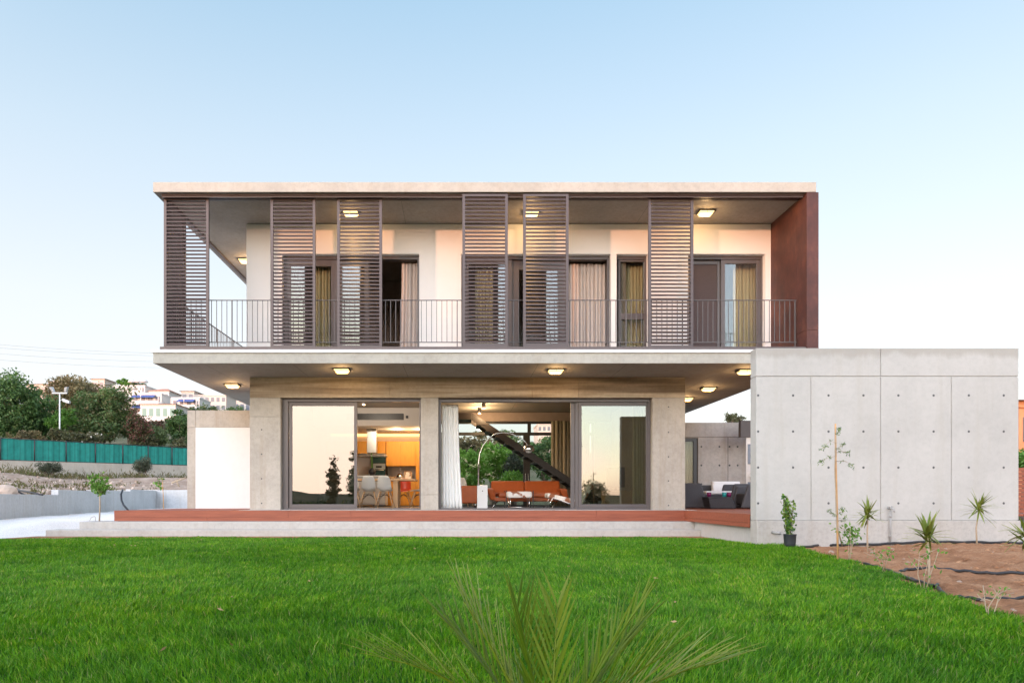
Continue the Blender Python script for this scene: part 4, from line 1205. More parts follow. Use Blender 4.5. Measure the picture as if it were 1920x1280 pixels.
# lamp post, power lines
YL = 54.5
lp = thing('lamp_post', 'white lamp post with two floodlights and a camera arm above the trees', 'lamp post', (wx(112, YL), YL, float(terrain_z(wx(112, YL), YL))))
b0 = lp.location; x = b0.x
mb = MB(); mb.tube([b0 + Vector((0,0,-.1)), (x, YL, wz(736, YL))], .055, 10); mb.build('pole', M['white_metal'], lp)
mb = MB(); mb.box(wx(98, YL), wx(126, YL), YL-.05, YL+.05, wz(738, YL), wz(735.5, YL)); mb.build('crossbar', M['white_metal'], lp)
for s, px in ((-1, 101), (1, 123)):
    mb = MB(); cx = wx(px, YL); z = wz(735, YL); mb.hexa([(cx-.07, YL-.1, z), (cx+.07, YL-.1, z), (cx+.07, YL+.1, z), (cx-.07, YL+.1, z)], [(cx-.08+s*.16, YL-.3, z+.34), (cx+.10+s*.16, YL-.3, z+.34), (cx+.10+s*.16, YL+.05, z+.42), (cx-.08+s*.16, YL+.05, z+.42)]); mb.build('floodlight', M['white_metal'], lp)
mb = MB(); z = wz(750, YL); mb.tube([(x, YL, z), (x+.45, YL-.1, z+.05)], .03, 6); mb.hexa([(x+.35, YL-.25, z-.12), (x+.85, YL-.25, z-.30), (x+.85, YL-.02, z-.30), (x+.35, YL-.02, z-.12)], [(x+.35, YL-.25, z+.12), (x+.9, YL-.25, z-.10), (x+.9, YL-.02, z-.10), (x+.35, YL-.02, z+.12)]); mb.build('security_camera', M['white_metal'], lp)
for i, (a, b) in enumerate(((637, 664), (645, 668), (656, 679), (668, 690))):
    mb = MB(); A, B = at(-420, a-26, 95), at(480, b+10, 118)
    mb.tube([A.lerp(B, t) - Vector((0,0,1.6*4*t*(1-t))) + Vector((0,0,1.1)) for t in np.linspace(0, 1, 20)], .012, 4, caps=False)
    tag(mb.build('power_line', M['rail'], None, loc=A), 'faint power line crossing the sky left of the house, %s' % ('topmost of four', 'second from the top of four', 'third from the top of four', 'lowest of four')[i], 'power line', 'power lines in the left sky')

# ================================================================ hillside villas
def villa(name, label, px0, px1, pyt, pyb, Y, mat, storeys=2, nwin=4, roof=None, balcony=False, depth=8, group='villas on the hillside', parts_=None, win='villa_window', parasols=0, awn=False):
    x0, x1 = wx(px0, Y), wx(px1, Y); zt, zb = wz(pyt, Y), wz(pyb, Y)
    gz = min(float(terrain_z((x0+x1)/2, Y+depth/2)), zb) - 1.0
    t = thing(name, label, 'building', ((x0+x1)/2, Y, gz), group)
    mb = MB(); mb.box(x0, x1, Y, Y+depth, gz, zt); mb.box(x0-.12, x1+.12, Y-.12, Y+depth+.1, zt+.001, zt+.28); mb.build('wall', M[mat], t)
    hs = (zt-zb)/storeys
    for s in range(storeys):
        z0 = zb + hs*s
        for i in range(nwin):
            w = (x1-x0)/nwin; cx = x0 + w*(i+.5)
            f = MB(); f.box(cx-w*.3, cx+w*.3, Y-.04, Y-.002, z0+hs*.28, z0+hs*.80); o = f.build('window', M[win], t)
        if balcony:
            f = MB(); f.box(x0+.2, x1-.2, Y-1.2, Y-.003, z0-.12, z0+.05); f.box(x0+.2, x1-.2, Y-1.2, Y-1.1, z0+.051, z0+hs*.32); f.build('balcony', M[mat], t)
            for cxx in (x0+.25, (x0+x1)/2, x1-.35):
                f = MB(); f.box(cxx, cxx+.14, Y-1.19, Y-1.05, z0+hs*.33, z0+hs*.97); f.build('column', M[mat], t)
        if awn:
            f = MB(); f.hexa([(x0+(x1-x0)*.25, Y-1.3, z0+hs*.62), (x0+(x1-x0)*.85, Y-1.3, z0+hs*.62), (x0+(x1-x0)*.85, Y-.05, z0+hs*.88), (x0+(x1-x0)*.25, Y-.05, z0+hs*.88)], [(x0+(x1-x0)*.25, Y-1.3, z0+hs*.66), (x0+(x1-x0)*.85, Y-1.3, z0+hs*.66), (x0+(x1-x0)*.85, Y-.05, z0+hs*.93), (x0+(x1-x0)*.25, Y-.05, z0+hs*.93)]); f.build('awning', M['awning'], t)
    if roof:
        h = roof*Y/F; e = .5; zr = zt+.281
        f = MB(); cx0, cx1, cy = x0+(x1-x0)*.35, x0+(x1-x0)*.65, Y+depth/2
        lo = [(x0-e, Y-e, zr), (x1+e, Y-e, zr), (x1+e, Y+depth+e, zr), (x0-e, Y+depth+e, zr)]
        hi = [(cx0, cy-.1, zr+h), (cx1, cy-.1, zr+h), (cx1, cy+.1, zr+h), (cx0, cy+.1, zr+h)]
        f.hexa(lo, hi); f.build('roof', M['roof_tile'], t)
    for i in range(parasols):
        cx = x0 + (x1-x0)*(.45+.2*i); f = MB(); f.lathe((cx, Y+2, zt+.3), [(.05, 0), (.05, 1.0), (1.0, 1.05), (.75, 1.5), (.0, 1.75)], 12); f.build('parasol', M['white_metal'], t)
    return t
villa('apartment_block', 'terraced cream flats with white parasols on the roof, just right of the round dark tree', 214, 272, 724, 750, 172, 'villa_white', 2, 5, None, True, 8, parasols=3)
villa('apartment_block', 'cream flats with a blue awning in the middle of the hillside', 232, 303, 739, 778, 160, 'villa_white', 2, 5, None, True, 7, awn=True)
villa('villa', 'villa with a red hipped roof above the cream flats', 280, 317, 735, 752, 168, 'villa_white', 1, 3, 8, False, 7)
villa('villa', 'lower villa with green shutters and a low red roof', 264, 329, 760, 788, 150, 'villa_white', 1, 5, 5, False, 7, win='shutter_green')
villa('apartment_block', 'white flats with blue shaded balconies right of the green shuttered villa', 322, 374, 747, 786, 158, 'villa_white', 2, 4, None, True, 7, awn=True)
villa('villa', 'small pink tower house on the skyline', 340, 364, 735, 756, 182, 'villa_pink', 1, 2, 2.5, False, 6)
villa('apartment_block', 'long pink flats on the skyline above the concrete frame wall', 363, 424, 742, 772, 176, 'villa_pink', 2, 6, None, False, 8)
villa('villa', 'pale pink house half hidden under the balcony slab corner', 427, 470, 753, 775, 190, 'villa_pink', 1, 4, None, False, 8)
villa('villa', 'pale house on the skyline behind the leftmost dark tree', 50, 88, 722, 745, 178, 'villa_pink', 1, 3, 3, False, 8)
villa('villa', 'pale house between the leftmost tree and the olive brown tree', 90, 120, 716, 745, 184, 'villa_pink', 1, 3, None, False, 8)
villa('villa', 'pink tower house above the olive brown tree', 172, 196, 712, 738, 186, 'villa_pink', 1, 2, 3, False, 6)
villa('villa', 'pink house on the far slope seen through the upper rear window', 1008, 1050, 797, 811, 150, 'villa_pink', 1, 5, None, False, 8)
villa('villa', 'orange house with a red roof at the right edge behind the concrete wall', 1911, 2050, 764, 940, 30, 'villa_orange', 2, 4, 20, True, 7, None)
villa('villa', 'pink orange house glimpsed between the outbuilding and the tall concrete wall', 1397, 1470, 818, 960, 34, 'villa_pink', 2, 3, None, True, 7, None)
mb = MB(); Yb = 24.0
for i in range(11): mb.box(wx(1906, Yb), wx(2010, Yb), Yb, Yb+.03, .2+i*.145, .2+i*.145+.125)
tag(mb.build('timber_fence', M['deck'], None, loc=(wx(1930, Yb), Yb, 0)), 'dark red slatted fence at the right edge behind the concrete wall', 'fence')
ptree('leafy_shrub', 'green shrub above the slatted fence at the right edge', 'shrub', None, 1921, 848, 880, 34, 26, 'leaf_bright', 81, .6, .12)
# behind the camera: what the windows mirror
tree('broadleaf_tree', 'dark pointed tree mirrored low in the left sliding door', 'tree', None, (-7.2, -10, -.1), (-7.3, -10, 1.35), (.40, .4, 1.25), 46, 55, .14, .25, 'leaf_brown', 91, .07)
tree('broadleaf_tree', 'second tree mirrored at the right edge of the left sliding door', 'tree', None, (-6.1, -11, -.1), (-6.2, -11, 1.7), (.36, .4, 1.35), 36, 55, .14, .25, 'leaf_mixed', 92, .07)
tree('leafy_shrub', 'pale bush mirrored in the right sliding door', 'shrub', None, (8.2, -13, -.1), (8.2, -13, .9), (.9, .8, .9), 40, 50, .16, .35, 'leaf_brown', 93, .05, 3)
tree('leafy_shrub', 'dark hedge bush behind the viewer mirrored along the foot of the left sliding door', 'shrub', None, (-9.6, -13, -.1), (-9.6, -13, .1), (2.2, .8, .35), 70, 55, .16, .35, 'leaf_dark', 94, .05, 3)

# ================================================================ furniture inside
ZF = .456
def chair(loc, rz, mat, label):
    """moulded shell chair on splayed wooden legs; local frame faces -Y"""
    t = thing('shell_chair', label, 'chair', (0, 0, 0), 'chairs around the dining table')
    prof = [(-.24, .43), (-.20, .455), (-.10, .445), (.0, .435), (.10, .44), (.17, .475), (.205, .55), (.225, .64), (.24, .73), (.25, .80), (.252, .83)]
    wid = [.14, .17, .185, .19, .19, .185, .182, .178, .165, .14, .09]
    cur = [.0, .01, .03, .045, .055, .07, .075, .07, .055, .04, .03]
    vs, fs = [], []; n = 8
    for (y, z), w, c in zip(prof, wid, cur):
        for i in range(n+1):
            u = i/n*2-1; up = c*u*u
            back = z > .5
            vs.append((w*u, y - (up*.9 if back else 0), z + (0 if back else up*1.2)))
    for j in range(len(prof)-1):
        for i in range(n): fs.append((j*(n+1)+i, j*(n+1)+i+1, (j+1)*(n+1)+i+1, (j+1)*(n+1)+i))
    mb = MB(); mb.add(vs, fs, True); mb.build('shell', M[mat], t, thick=.010, sub=1)
    for sx in (-1, 1):
        for sy in (-1, 1):
            mb = MB(); mb.tube([(sx*.12, sy*.10, .425), (sx*.24, sy*.235, .0)], [.016, .011], 8); mb.build('leg', M['beech'], t)
    mb = MB()
    for sx in (-1, 1):
        mb.tube([(sx*.14, -.13, .36), (-sx*.14, .13, .30)], .005, 5); mb.tube([(sx*.15, -.13, .30), (sx*.13, .12, .40)], .005, 5); mb.tube([(sx*.17, -.16, .22), (0, 0, .38), (sx*.17, .16, .22)], .005, 5)
    mb.build('brace', M['dark_metal'], t)
    t.location = loc; t.rotation_euler = (0, 0, rz)
    return t
YC = 17.75
chair((wx(692, YC), YC, ZF), R(182), 'white_plastic', 'white shell chair, left of the two whole ones at the dining table')
chair((wx(722, YC), YC, ZF), R(177), 'white_plastic', 'white shell chair, right of the two whole ones at the dining table')
chair((wx(661, YC), YC, ZF), R(180), 'white_plastic', 'white shell chair cut off by the edge of the kitchen sliding door')
chair((wx(757, 19.6), 19.6, ZF), R(-8), 'red_plastic', 'red shell chair on the far side of the dining table')
chair((wx(784, 18.3), 18.45, ZF), R(-82), 'white_plastic', 'pale shell chair at the right head of the dining table')
tb = thing('dining_table', 'long light wood dining table behind the white chairs', 'table', (wx(700, 18.6), 18.6, ZF))
mb = MB(); mb.box(wx(610, 18.15), wx(779, 18.15), 18.15, 19.15, 1.18, 1.225); mb.build('table_top', M['beech'], tb, bev=.004)
for px, y in ((742, 18.25), (742, 19.0), (640, 18.25), (640, 19.0)):
    mb = MB(); c = wx(px, 18.3); mb.box(c-.065, c+.065, y-.04, y+.04, ZF, 1.1795); mb.build('leg', M['beech'], tb, bev=.004)
# kitchen
YK = 21.2
kc = thing('kitchen_cabinets', 'wall of orange oak kitchen cabinets with a grey niche', 'cabinets', (wx(740, YK), YK, ZF))
ztc, zbl = wz(826.6, YK), wz(850, YK)
mb = MB(); mb.box(-4.15, wx(723, YK), YK+.02, 21.79, zbl, ztc); mb.box(wx(724, YK), wx(787, YK), YK+.02, 21.79, wz(873, YK), ztc); mb.box(wx(779.5, YK), wx(800, YK), YK+.02, 21.79, ZF+.02, wz(873, YK)-.002)
mb.box(wx(724, YK), wx(779.3, YK), YK+.02, 21.79, ZF+.02, wz(901, YK)); mb.box(-4.15, wx(697, YK), YK+.02, 21.79, ZF+.02, wz(902, YK)); mb.build('carcass', M['orange_oak'], kc)
for a, b, z0, z1 in ((640, 667, zbl, ztc), (668, 695.5, zbl, ztc), (696.2, 723, zbl, ztc), (724, 751.5, wz(873, YK), ztc), (752.2, 778.8, wz(873, YK), ztc), (779.6, 800, ZF+.03, ztc), (724, 751.5, ZF+.03, wz(902, YK)), (752.2, 778.8, ZF+.03, wz(902, YK))):
    mb = MB(); mb.box(wx(a, YK)+.003, wx(b, YK)-.003, YK, YK+.0195, z0+.003, z1-.003); mb.build('cabinet_door', M['orange_oak'], kc)
mb = MB(); mb.box(wx(724, YK)+.01, wx(779, YK), 21.70, 21.788, wz(901, YK)+.002, wz(873, YK)-.003); mb.box(-4.15, wx(697, YK), 21.70, 21.788, wz(902, YK)+.002, zbl-.003); mb.build('backsplash', M['inner_wall'], kc)
mb = MB(); mb.box(wx(724, YK), wx(779, YK), YK-.01, 21.69, wz(901, YK)+.001, wz(900, YK)+.02); mb.build('worktop', M['marble'], kc)
ov = thing('oven_tower', 'built in column with a steel oven and dark glass door beside the hood', 'oven', (wx(711, YK), YK, ZF))
a, b = wx(698.5, YK), wx(723, YK)
mb = MB(); mb.box(a, b, YK+.03, 21.79, ZF+.02, zbl-.003); mb.build('body', M['black'], ov)
mb = MB(); mb.box(a+.02, b-.01, YK, YK+.029, wz(868, YK), zbl-.02); mb.build('microwave_door', M['oven_glass'], ov)
mb = MB(); mb.box(a+.02, b-.01, YK-.005, YK+.029, wz(879, YK), wz(868.5, YK)); o = mb.build('control_panel', M['steel'], ov)
mb = MB(); mb.box(a+.10, b-.12, YK-.008, YK-.0055, wz(876.5, YK), wz(873, YK)); mb.build('display', M['black'], o)
mb = MB(); mb.box(a+.02, b-.01, YK, YK+.029, wz(899, YK), wz(879.6, YK)); o = mb.build('oven_door', M['oven_glass'], ov)
mb = MB(); mb.tube([(a+.06, YK-.035, wz(881, YK)), (b-.05, YK-.035, wz(881, YK))], .012, 6); mb.build('handle', M['steel'], o)
hd = thing('range_hood', 'stainless steel island hood hanging over the kitchen counter', 'range hood', (wx(698, 20.3), 20.3, wz(853, 20.3)))
mb = MB(); xh = wx(698, 20.3); mb.box(xh-.14, xh+.14, 20.16, 20.44, wz(849, 20.3), ZBH-.002); mb.build('chimney', M['steel'], hd, bev=.004)
mb = MB(); x0, x1 = wx(671.5, 20.0), wx(724, 20.0); z = wz(855, 20.2); mb.hexa([(x0, 19.98, z), (x1, 19.98, z), (x1, 20.62, z), (x0, 20.62, z)], [(x0+.05, 20.02, z+.075), (x1-.05, 20.02, z+.075), (x1-.05, 20.58, z+.075), (x0+.05, 20.58, z+.075)]); mb.build('canopy', M['steel'], hd, bev=.006)
isl = thing('kitchen_island', 'pale kitchen island counter behind the dining table', 'counter', (wx(680, 20.1), 20.1, ZF))
mb = MB(); mb.box(-4.1, wx(722, 19.9), 19.95, 20.7, ZF+.05, 1.33); mb.build('cabinet', M['inner_wall'], isl)
mb = MB(); mb.box(-4.1, wx(723, 19.9), 19.9, 20.75, 1.331, 1.37); mb.build('worktop', M['marble'], isl)
vs_ = thing('vase_with_leaf', 'dark vase holding one long green leaf on the kitchen island', 'vase', (wx(698, 20), 20.0, 1.371))
mb = MB(); c = vs_.location; mb.lathe(c, [(.06, 0), (.11, .08), (.10, .15), (.05, .20), (.055, .22)], 14); mb.build('vase', M['black'], vs_)
mb = MB(); mb.hexa([(c.x-.02, 20-.01, 1.55), (c.x+.02, 20-.01, 1.55), (c.x+.02, 20.01, 1.55), (c.x-.02, 20.01, 1.55)], [(c.x-.05, 19.99, 2.0), (c.x+.0, 19.99, 2.05), (c.x+.0, 20.01, 2.05), (c.x-.05, 20.01, 2.0)]); mb.build('leaf', M['leaf_bright'], vs_)
yk = YK+.18; zk = wz(900, YK)+.0205
mb = MB(); mb.lathe((wx(735, yk), yk, zk), [(.03, 0), (.10, .06), (.13, .10), (.12, .10)], 14); tag(mb.build('wooden_bowl', M['beech'], None, loc=(wx(735, yk), yk, zk)), 'wooden bowl in the grey kitchen niche, left of the kettle', 'bowl')
kt = thing('kettle', 'shiny kettle with a tall tap like handle in the kitchen niche', 'kettle', (wx(750, yk), yk, zk))
mb = MB(); mb.lathe(kt.location, [(.09, 0), (.12, .05), (.11, .13), (.05, .19), (.0, .20)], 14); mb.build('body', M['chrome'], kt)
mb = MB(); c = kt.location; mb.tube([(c.x, yk, zk+.19), (c.x, yk, zk+.34), (c.x+.05, yk, zk+.38)], .012, 6); mb.build('handle', M['chrome'], kt)
mb = MB(); c = wx(765, yk); mb.box(c-.12, c+.12, yk, yk+.02, zk, zk+.27); o = mb.build('picture_frame', M['beech'], None, loc=(c, yk, zk)); tag(o, 'small framed picture leaning in the kitchen niche right of the kettle', 'picture')
mb = MB(); mb.box(c-.09, c+.09, yk-.003, yk-.0005, zk+.03, zk+.24); mb.build('print', M['cowhide'], o)

# living room
YSF = 18.25
sf = thing('leather_sofa', 'long orange leather sofa with chrome legs in the living room', 'sofa', (wx(985, YSF), YSF, ZF))
x0, x1 = wx(921, YSF), wx(1050, YSF); xm = wx(983.5, YSF)
mb = MB(); mb.box(x0+.05, x1-.02, YSF-.75, YSF+.05, ZF+.17, ZF+.27); mb.build('base', M['leather'], sf, bev=.02)
for a, b in ((x0+.16, xm-.004), (xm+.004, x1-.1)):
    mb = MB(); mb.box(a, b, YSF-.78, YSF-.06, ZF+.272, ZF+.41); mb.build('seat_cushion', M['leather'], sf, bev=.04)
for a, b in ((x0, xm-.004), (xm+.004, x1)):
    mb = MB(); mb.hexa([(a, YSF-.14, ZF+.36), (b, YSF-.14, ZF+.36), (b, YSF+.05, ZF+.28), (a, YSF+.05, ZF+.28)], [(a, YSF+.05, ZF+.72), (b, YSF+.05, ZF+.72), (b, YSF+.18, ZF+.70), (a, YSF+.18, ZF+.70)]); mb.build('back_cushion', M['leather'], sf, bev=.04)
for a in (x0-.03, x1+.0):
    mb = MB(); mb.hexa([(a-.02, YSF-.72, ZF+.2), (a+.14, YSF-.72, ZF+.2), (a+.14, YSF+.0, ZF+.2), (a-.02, YSF+.0, ZF+.2)], [(a-.12, YSF-.78, ZF+.50), (a+.06, YSF-.78, ZF+.50), (a+.06, YSF+.0, ZF+.52), (a-.12, YSF+.0, ZF+.52)]); mb.build('armrest', M['leather'], sf, bev=.035)
for a in (x0+.15, x1-.15):
    mb = MB(); mb.tube([(a-.16, YSF-.76, ZF+.01), (a, YSF-.6, ZF+.18), (a, YSF-.1, ZF+.18), (a-.1, YSF, ZF+.01)], .012, 6); mb.build('leg', M['chrome'], sf)
am = thing('leather_armchair', 'orange leather armchair seen from behind beside the white marble block', 'armchair', (wx(880, 17.4), 17.4, ZF))
x0, x1 = wx(850, 17.2), wx(895, 17.2)
mb = MB(); mb.box(x0, x1, 17.1, 17.28, ZF+.12, ZF+.56); mb.build('backrest', M['leather'], am, bev=.03)
mb = MB(); mb.box(x0+.06, x1-.06, 17.29, 17.9, ZF+.15, ZF+.36); mb.build('seat', M['leather'], am, bev=.03)
for a in (x0, x1-.09):
    mb = MB(); mb.box(a, a+.09, 17.29, 17.9, ZF+.16, ZF+.48); mb.build('armrest', M['leather'], am, bev=.025)
for a in (x0+.05, x1-.05):
    for y in (17.2, 17.85):
        mb = MB(); mb.tube([(a, y, ZF), (a, y, ZF+.16)], .014, 6); mb.build('leg', M['chrome'], am)
chair((wx(868, 19.4), 19.4, ZF), R(160), 'white_plastic', 'white chair back showing above the orange armchair').__setitem__('group', 'seats in the living room')
YA = 16.3
al = thing('arc_lamp', 'tall arc floor lamp with a chrome dome and a white marble block base', 'floor lamp', (wx(904.5, YA), YA, ZF))
mb = MB(); mb.box(wx(894.5, YA), wx(914, YA), YA-.1, YA+.12, ZF+.001, ZF+.56); o = mb.build('base', M['marble'], al, bev=.012)
mb = MB(); q = at(904.5, 920, YA); mb.disc_y(q.x, YA-.101, q.z, .014, 10, .002); mb.build('lifting_hole', M['black'], o)
arc = [(897, 912), (897.2, 868), (899.5, 850), (906, 834), (917, 820), (930, 812.5), (943, 810.5), (958, 812.5), (974, 819), (984, 827), (991, 836)]
mb = MB(); mb.tube([at(a, b, YA) for a, b in arc], [.018, .018] + [.012]*9, 8); mb.build('arc_stem', M['chrome'], al)
q = at(991.5, 843, YA)
mb = MB(); mb.lathe(q, [(.125, -.03), (.135, -.01), (.135, .03), (.11, .085), (.05, .12), (.0, .125)], 20); mb.build('lamp_shade', M['chrome'], al)
mb = MB(); mb.lathe(q, [(.0, -.075), (.06, -.06), (.08, -.03), (.06, .0)], 14); mb.build('bulb', M['white_metal'], al)
def stool(px0, px1, pyt, Y, d, label, rz=0):
    x0, x1 = wx(px0, Y), wx(px1, Y); z = wz(pyt, Y); cx = (x0+x1)/2; w = (x1-x0)/2
    t = thing('cowhide_stool', label, 'stool', (cx, Y, ZF), 'cowhide seats in the living room')
    mb = MB(); mb.box(cx-w, cx+w, Y-d/2, Y+d/2, z-.16, z); mb.build('seat', M['cowhide'], t, bev=.045)
    for sx in (-1, 1):
        mb = MB(); a = cx+sx*(w-.07); mb.tube([(a, Y-d/2+.03, z-.16), (a, Y-d/2+.0, ZF+.05), (a, Y-d/2+.05, ZF+.012), (a, Y+d/2-.05, ZF+.012), (a, Y+d/2, ZF+.05), (a, Y+d/2-.03, z-.16)], .011, 6); mb.build('leg', M['chrome'], t)
    mb = MB(); mb.tube([(cx-w+.07, Y-d/2, ZF+.03), (cx+w-.07, Y-d/2, ZF+.03)], .011, 6); mb.build('foot_bar', M['chrome'], t)
    return t
stool(950, 996, 921, 16.9, .5, 'cowhide stool with chrome loops in front of the orange sofa')
lc = thing('cowhide_lounger', 'sloping white and brown cowhide lounge seat by the stairs', 'lounge chair', (wx(1050, 16.5), 16.5, ZF))
a = [at(1024, 925, 16.8), at(1088, 939, 16.0)]
mb = MB(); mb.hexa([(a[0].x, 16.5, a[0].z-.10), (a[1].x, 16.1, a[1].z-.10), (a[1].x, 16.8, a[1].z-.10), (a[0].x, 17.1, a[0].z-.10)], [(a[0].x, 16.5, a[0].z+.02), (a[1].x, 16.1, a[1].z+.02), (a[1].x, 16.8, a[1].z+.02), (a[0].x, 17.1, a[0].z+.02)]); mb.build('seat', M['cowhide'], lc, bev=.03)
mb = MB(); b2 = at(1110, 915, 16.4); mb.hexa([(a[1].x-.03, 16.15, a[1].z-.06), (a[1].x+.1, 16.15, a[1].z-.06), (a[1].x+.1, 16.8, a[1].z-.06), (a[1].x-.03, 16.8, a[1].z-.06)], [(b2.x, 16.2, b2.z+.2), (b2.x+.1, 16.2, b2.z+.2), (b2.x+.1, 16.85, b2.z+.2), (b2.x, 16.85, b2.z+.2)]); mb.build('backrest', M['cowhide'], lc, bev=.03)
for y in (16.35, 16.95):
    mb = MB(); mb.tube([(a[0].x-.05, y, ZF+.012), (a[0].x+.12, y, a[0].z-.09), (a[1].x-.05, y-.1, ZF+.06), (a[1].x+.2, y-.1, ZF+.012)], .012, 6); mb.build('leg', M['chrome'], lc)
gt = thing('glass_table', 'low glass coffee table with thin dark legs in front of the sofa', 'coffee table', (wx(972, 17.3), 17.3, ZF))
mb = MB(); mb.box(wx(948, 17.3), wx(1000, 17.3), 17.2, 17.9, ZF+.44, ZF+.452); mb.build('table_top', M['clear'], gt)
mb = MB()
for px in (949, 999):
    for y in (17.22, 17.88): mb.box(wx(px, 17.3)-.012, wx(px, 17.3)+.012, y-.012, y+.012, ZF, ZF+.439)
mb.build('frame', M['dark_metal'], gt)
mb = MB(); mb.box(wx(870, 17), wx(1100, 17), 16.0, 18.6, ZF+.0005, ZF+.012); tag(mb.build('rug', pmat('dark rug', (.10,.09,.10), .95, .5, 3), None, loc=(wx(985, 17), 17.3, ZF)), 'dark mottled rug under the living room seats', 'rug')
# television on a low sideboard dimly seen behind the right sliding door
sb_ = thing('sideboard', 'low sideboard dimly seen behind the right sliding door', 'sideboard', (wx(1150, 17.6), 17.6, ZF))
mb = MB(); mb.box(wx(1132, 17.6), wx(1240, 17.6)-.55, 17.4, 17.9, ZF+.02, ZF+.45); mb.build('cabinet', M['beech'], sb_, bev=.004)
tv = thing('television', 'dark flat television standing on the sideboard behind the right sliding door', 'television', (wx(1155, 17.6), 17.65, ZF+.451))
mb = MB(); mb.box(wx(1138, 17.6), wx(1172, 17.6), 17.62, 17.68, ZF+.53, ZF+1.05); mb.build('screen', M['black'], tv, bev=.005)
mb = MB(); c = wx(1155, 17.6); mb.box(c-.1, c+.1, 17.58, 17.72, ZF+.451, ZF+.46); mb.box(c-.03, c+.03, 17.64, 17.66, ZF+.461, ZF+.529); mb.build('stand', M['black'], tv)

# interior lights: spots, downlights and the cove strip that the photo shows lit
def plight(x, y, z, e, col=(1, .68, .36), r=.08):
    ld = bpy.data.lights.new('lamp_light', 'POINT'); ld.energy = e; ld.color = col; ld.shadow_soft_size = r
    l = bpy.data.objects.new('lamp_light', ld); COL.objects.link(l); l.location = (x, y, z)
for px in (702.5, 744, 788): plight(wx(px, 20.3), 20.3, ZBH-.12, 4.0)
plight(wx(907, 18.3), 18.3, 3.0, 8); plight(wx(899, 19.4), 19.4, 3.0, 8); plight(wx(682, 17.6), 17.0, 3.0, 17, (1, .84, .66))

# ================================================================ terrace lounge set
GL = 'woven lounge set on the side terrace'
def tub(px0, px1, pyt, Y, dpt, lean, label, slant, mat='wicker', back=None):
    """woven tub chair: rounded trapezoid side and back walls with an inset seat"""
    x0, x1 = wx(px0, Y), wx(px1, Y); zt = wz(pyt, Y)
    t = thing('lounge_chair', label, 'lounge chair', ((x0+x1)/2, Y, ZD), GL)
    def slab(p0, p1, p2, p3, y0, y1):
        mb.hexa([(p0[0], y0, p0[1]), (p1[0], y0, p1[1]), (p1[0], y1, p1[1]), (p0[0], y1, p0[1])], [(p3[0], y0, p3[1]), (p2[0], y0, p2[1]), (p2[0], y1, p2[1]), (p3[0], y1, p3[1])])
    w = x1-x0
    sl0, sl1 = slant
    for ya in (Y, Y+dpt-.09):
        mb = MB(); slab((x0+.0, ZD+.02), (x1, ZD+.02), (x1-sl1*w, zt), (x0+sl0*w, zt), ya, ya+.09); mb.build('side_shell', M[mat], t, bev=.035)
    mb = MB(); s = -1 if lean == 'l' else 1
    bxx = x0 if lean == 'l' else x1-.12
    mb.box(bxx+.03, bxx+.09, Y+.091, Y+dpt-.091, ZD+.05, zt-.02); mb.build('backrest', M[mat], t, bev=.02)
    mb = MB(); mb.box(x0+.13, x1-.06, Y+.091, Y+dpt-.091, ZD+.10, ZD+.36); mb.build('seat', M['wicker_dark'], t, bev=.03)
    return t
tub(1272, 1329, 905, 16.0, .75, 'l', 'charcoal woven lounge chair next to the concrete pillar', (0, .24))
tub(1366, 1425, 906.5, 16.7, .75, 'r', 'charcoal woven lounge chair right of the black table', (.19, 0))
tub(1390, 1450, 909, 15.6, .7, 'r', 'charcoal woven lounge chair cut off by the tall concrete wall', (.22, 0))
bk = thing('lounge_sofa', 'charcoal woven sofa with a large white cushion behind the black table', 'sofa', (wx(1345, 17.8), 17.8, ZD), GL)
mb = MB(); mb.box(wx(1300, 18), wx(1400, 18), 18.0, 18.12, ZD+.02, wz(909, 18)); mb.build('backrest', M['wicker'], bk, bev=.03)
mb = MB(); mb.box(wx(1300, 17.5), wx(1400, 17.5), 17.3, 17.99, ZD+.02, ZD+.34); mb.build('base', M['wicker_dark'], bk, bev=.03)
mb = MB(); mb.box(wx(1322, 17.4), wx(1386, 17.4), 17.32, 17.9, ZD+.341, ZD+.43); mb.build('seat_cushion', M['cushion'], bk, bev=.035)
q0, q1 = at(1339, 930, 17.6), at(1387, 902, 17.85)
mb = MB(); mb.hexa([(q0.x, 17.62, q0.z-.05), (q1.x-.08, 17.62, q0.z-.05), (q1.x-.08, 17.78, q0.z-.05), (q0.x, 17.78, q0.z-.05)], [(q0.x+.03, 17.80, q1.z), (q1.x, 17.80, q1.z), (q1.x, 17.95, q1.z), (q0.x+.03, 17.95, q1.z)]); mb.build('back_cushion', M['cushion'], bk, bev=.035)
tbk = thing('lounge_table', 'black woven low table tapering to its foot with three cups on it', 'coffee table', (wx(1356, 15.9), 15.9, ZD), GL)
x0, x1, z = wx(1328, 15.6), wx(1377, 15.6), wz(931, 15.6)
mb = MB(); mb.hexa([(x0+.06, 15.62, ZD+.01), (x1+.06, 15.62, ZD+.01), (x1+.06, 16.3, ZD+.01), (x0+.06, 16.3, ZD+.01)], [(x0, 15.6, z-.02), (x1-.06, 15.6, z-.02), (x1-.06, 16.35, z-.02), (x0, 16.35, z-.02)]); mb.build('base', M['wicker_dark'], tbk, bev=.02)
mb = MB(); mb.box(x0-.01, x1-.05, 15.59, 16.36, z-.019, z); mb.build('table_top', M['wicker_dark'], tbk, bev=.006)
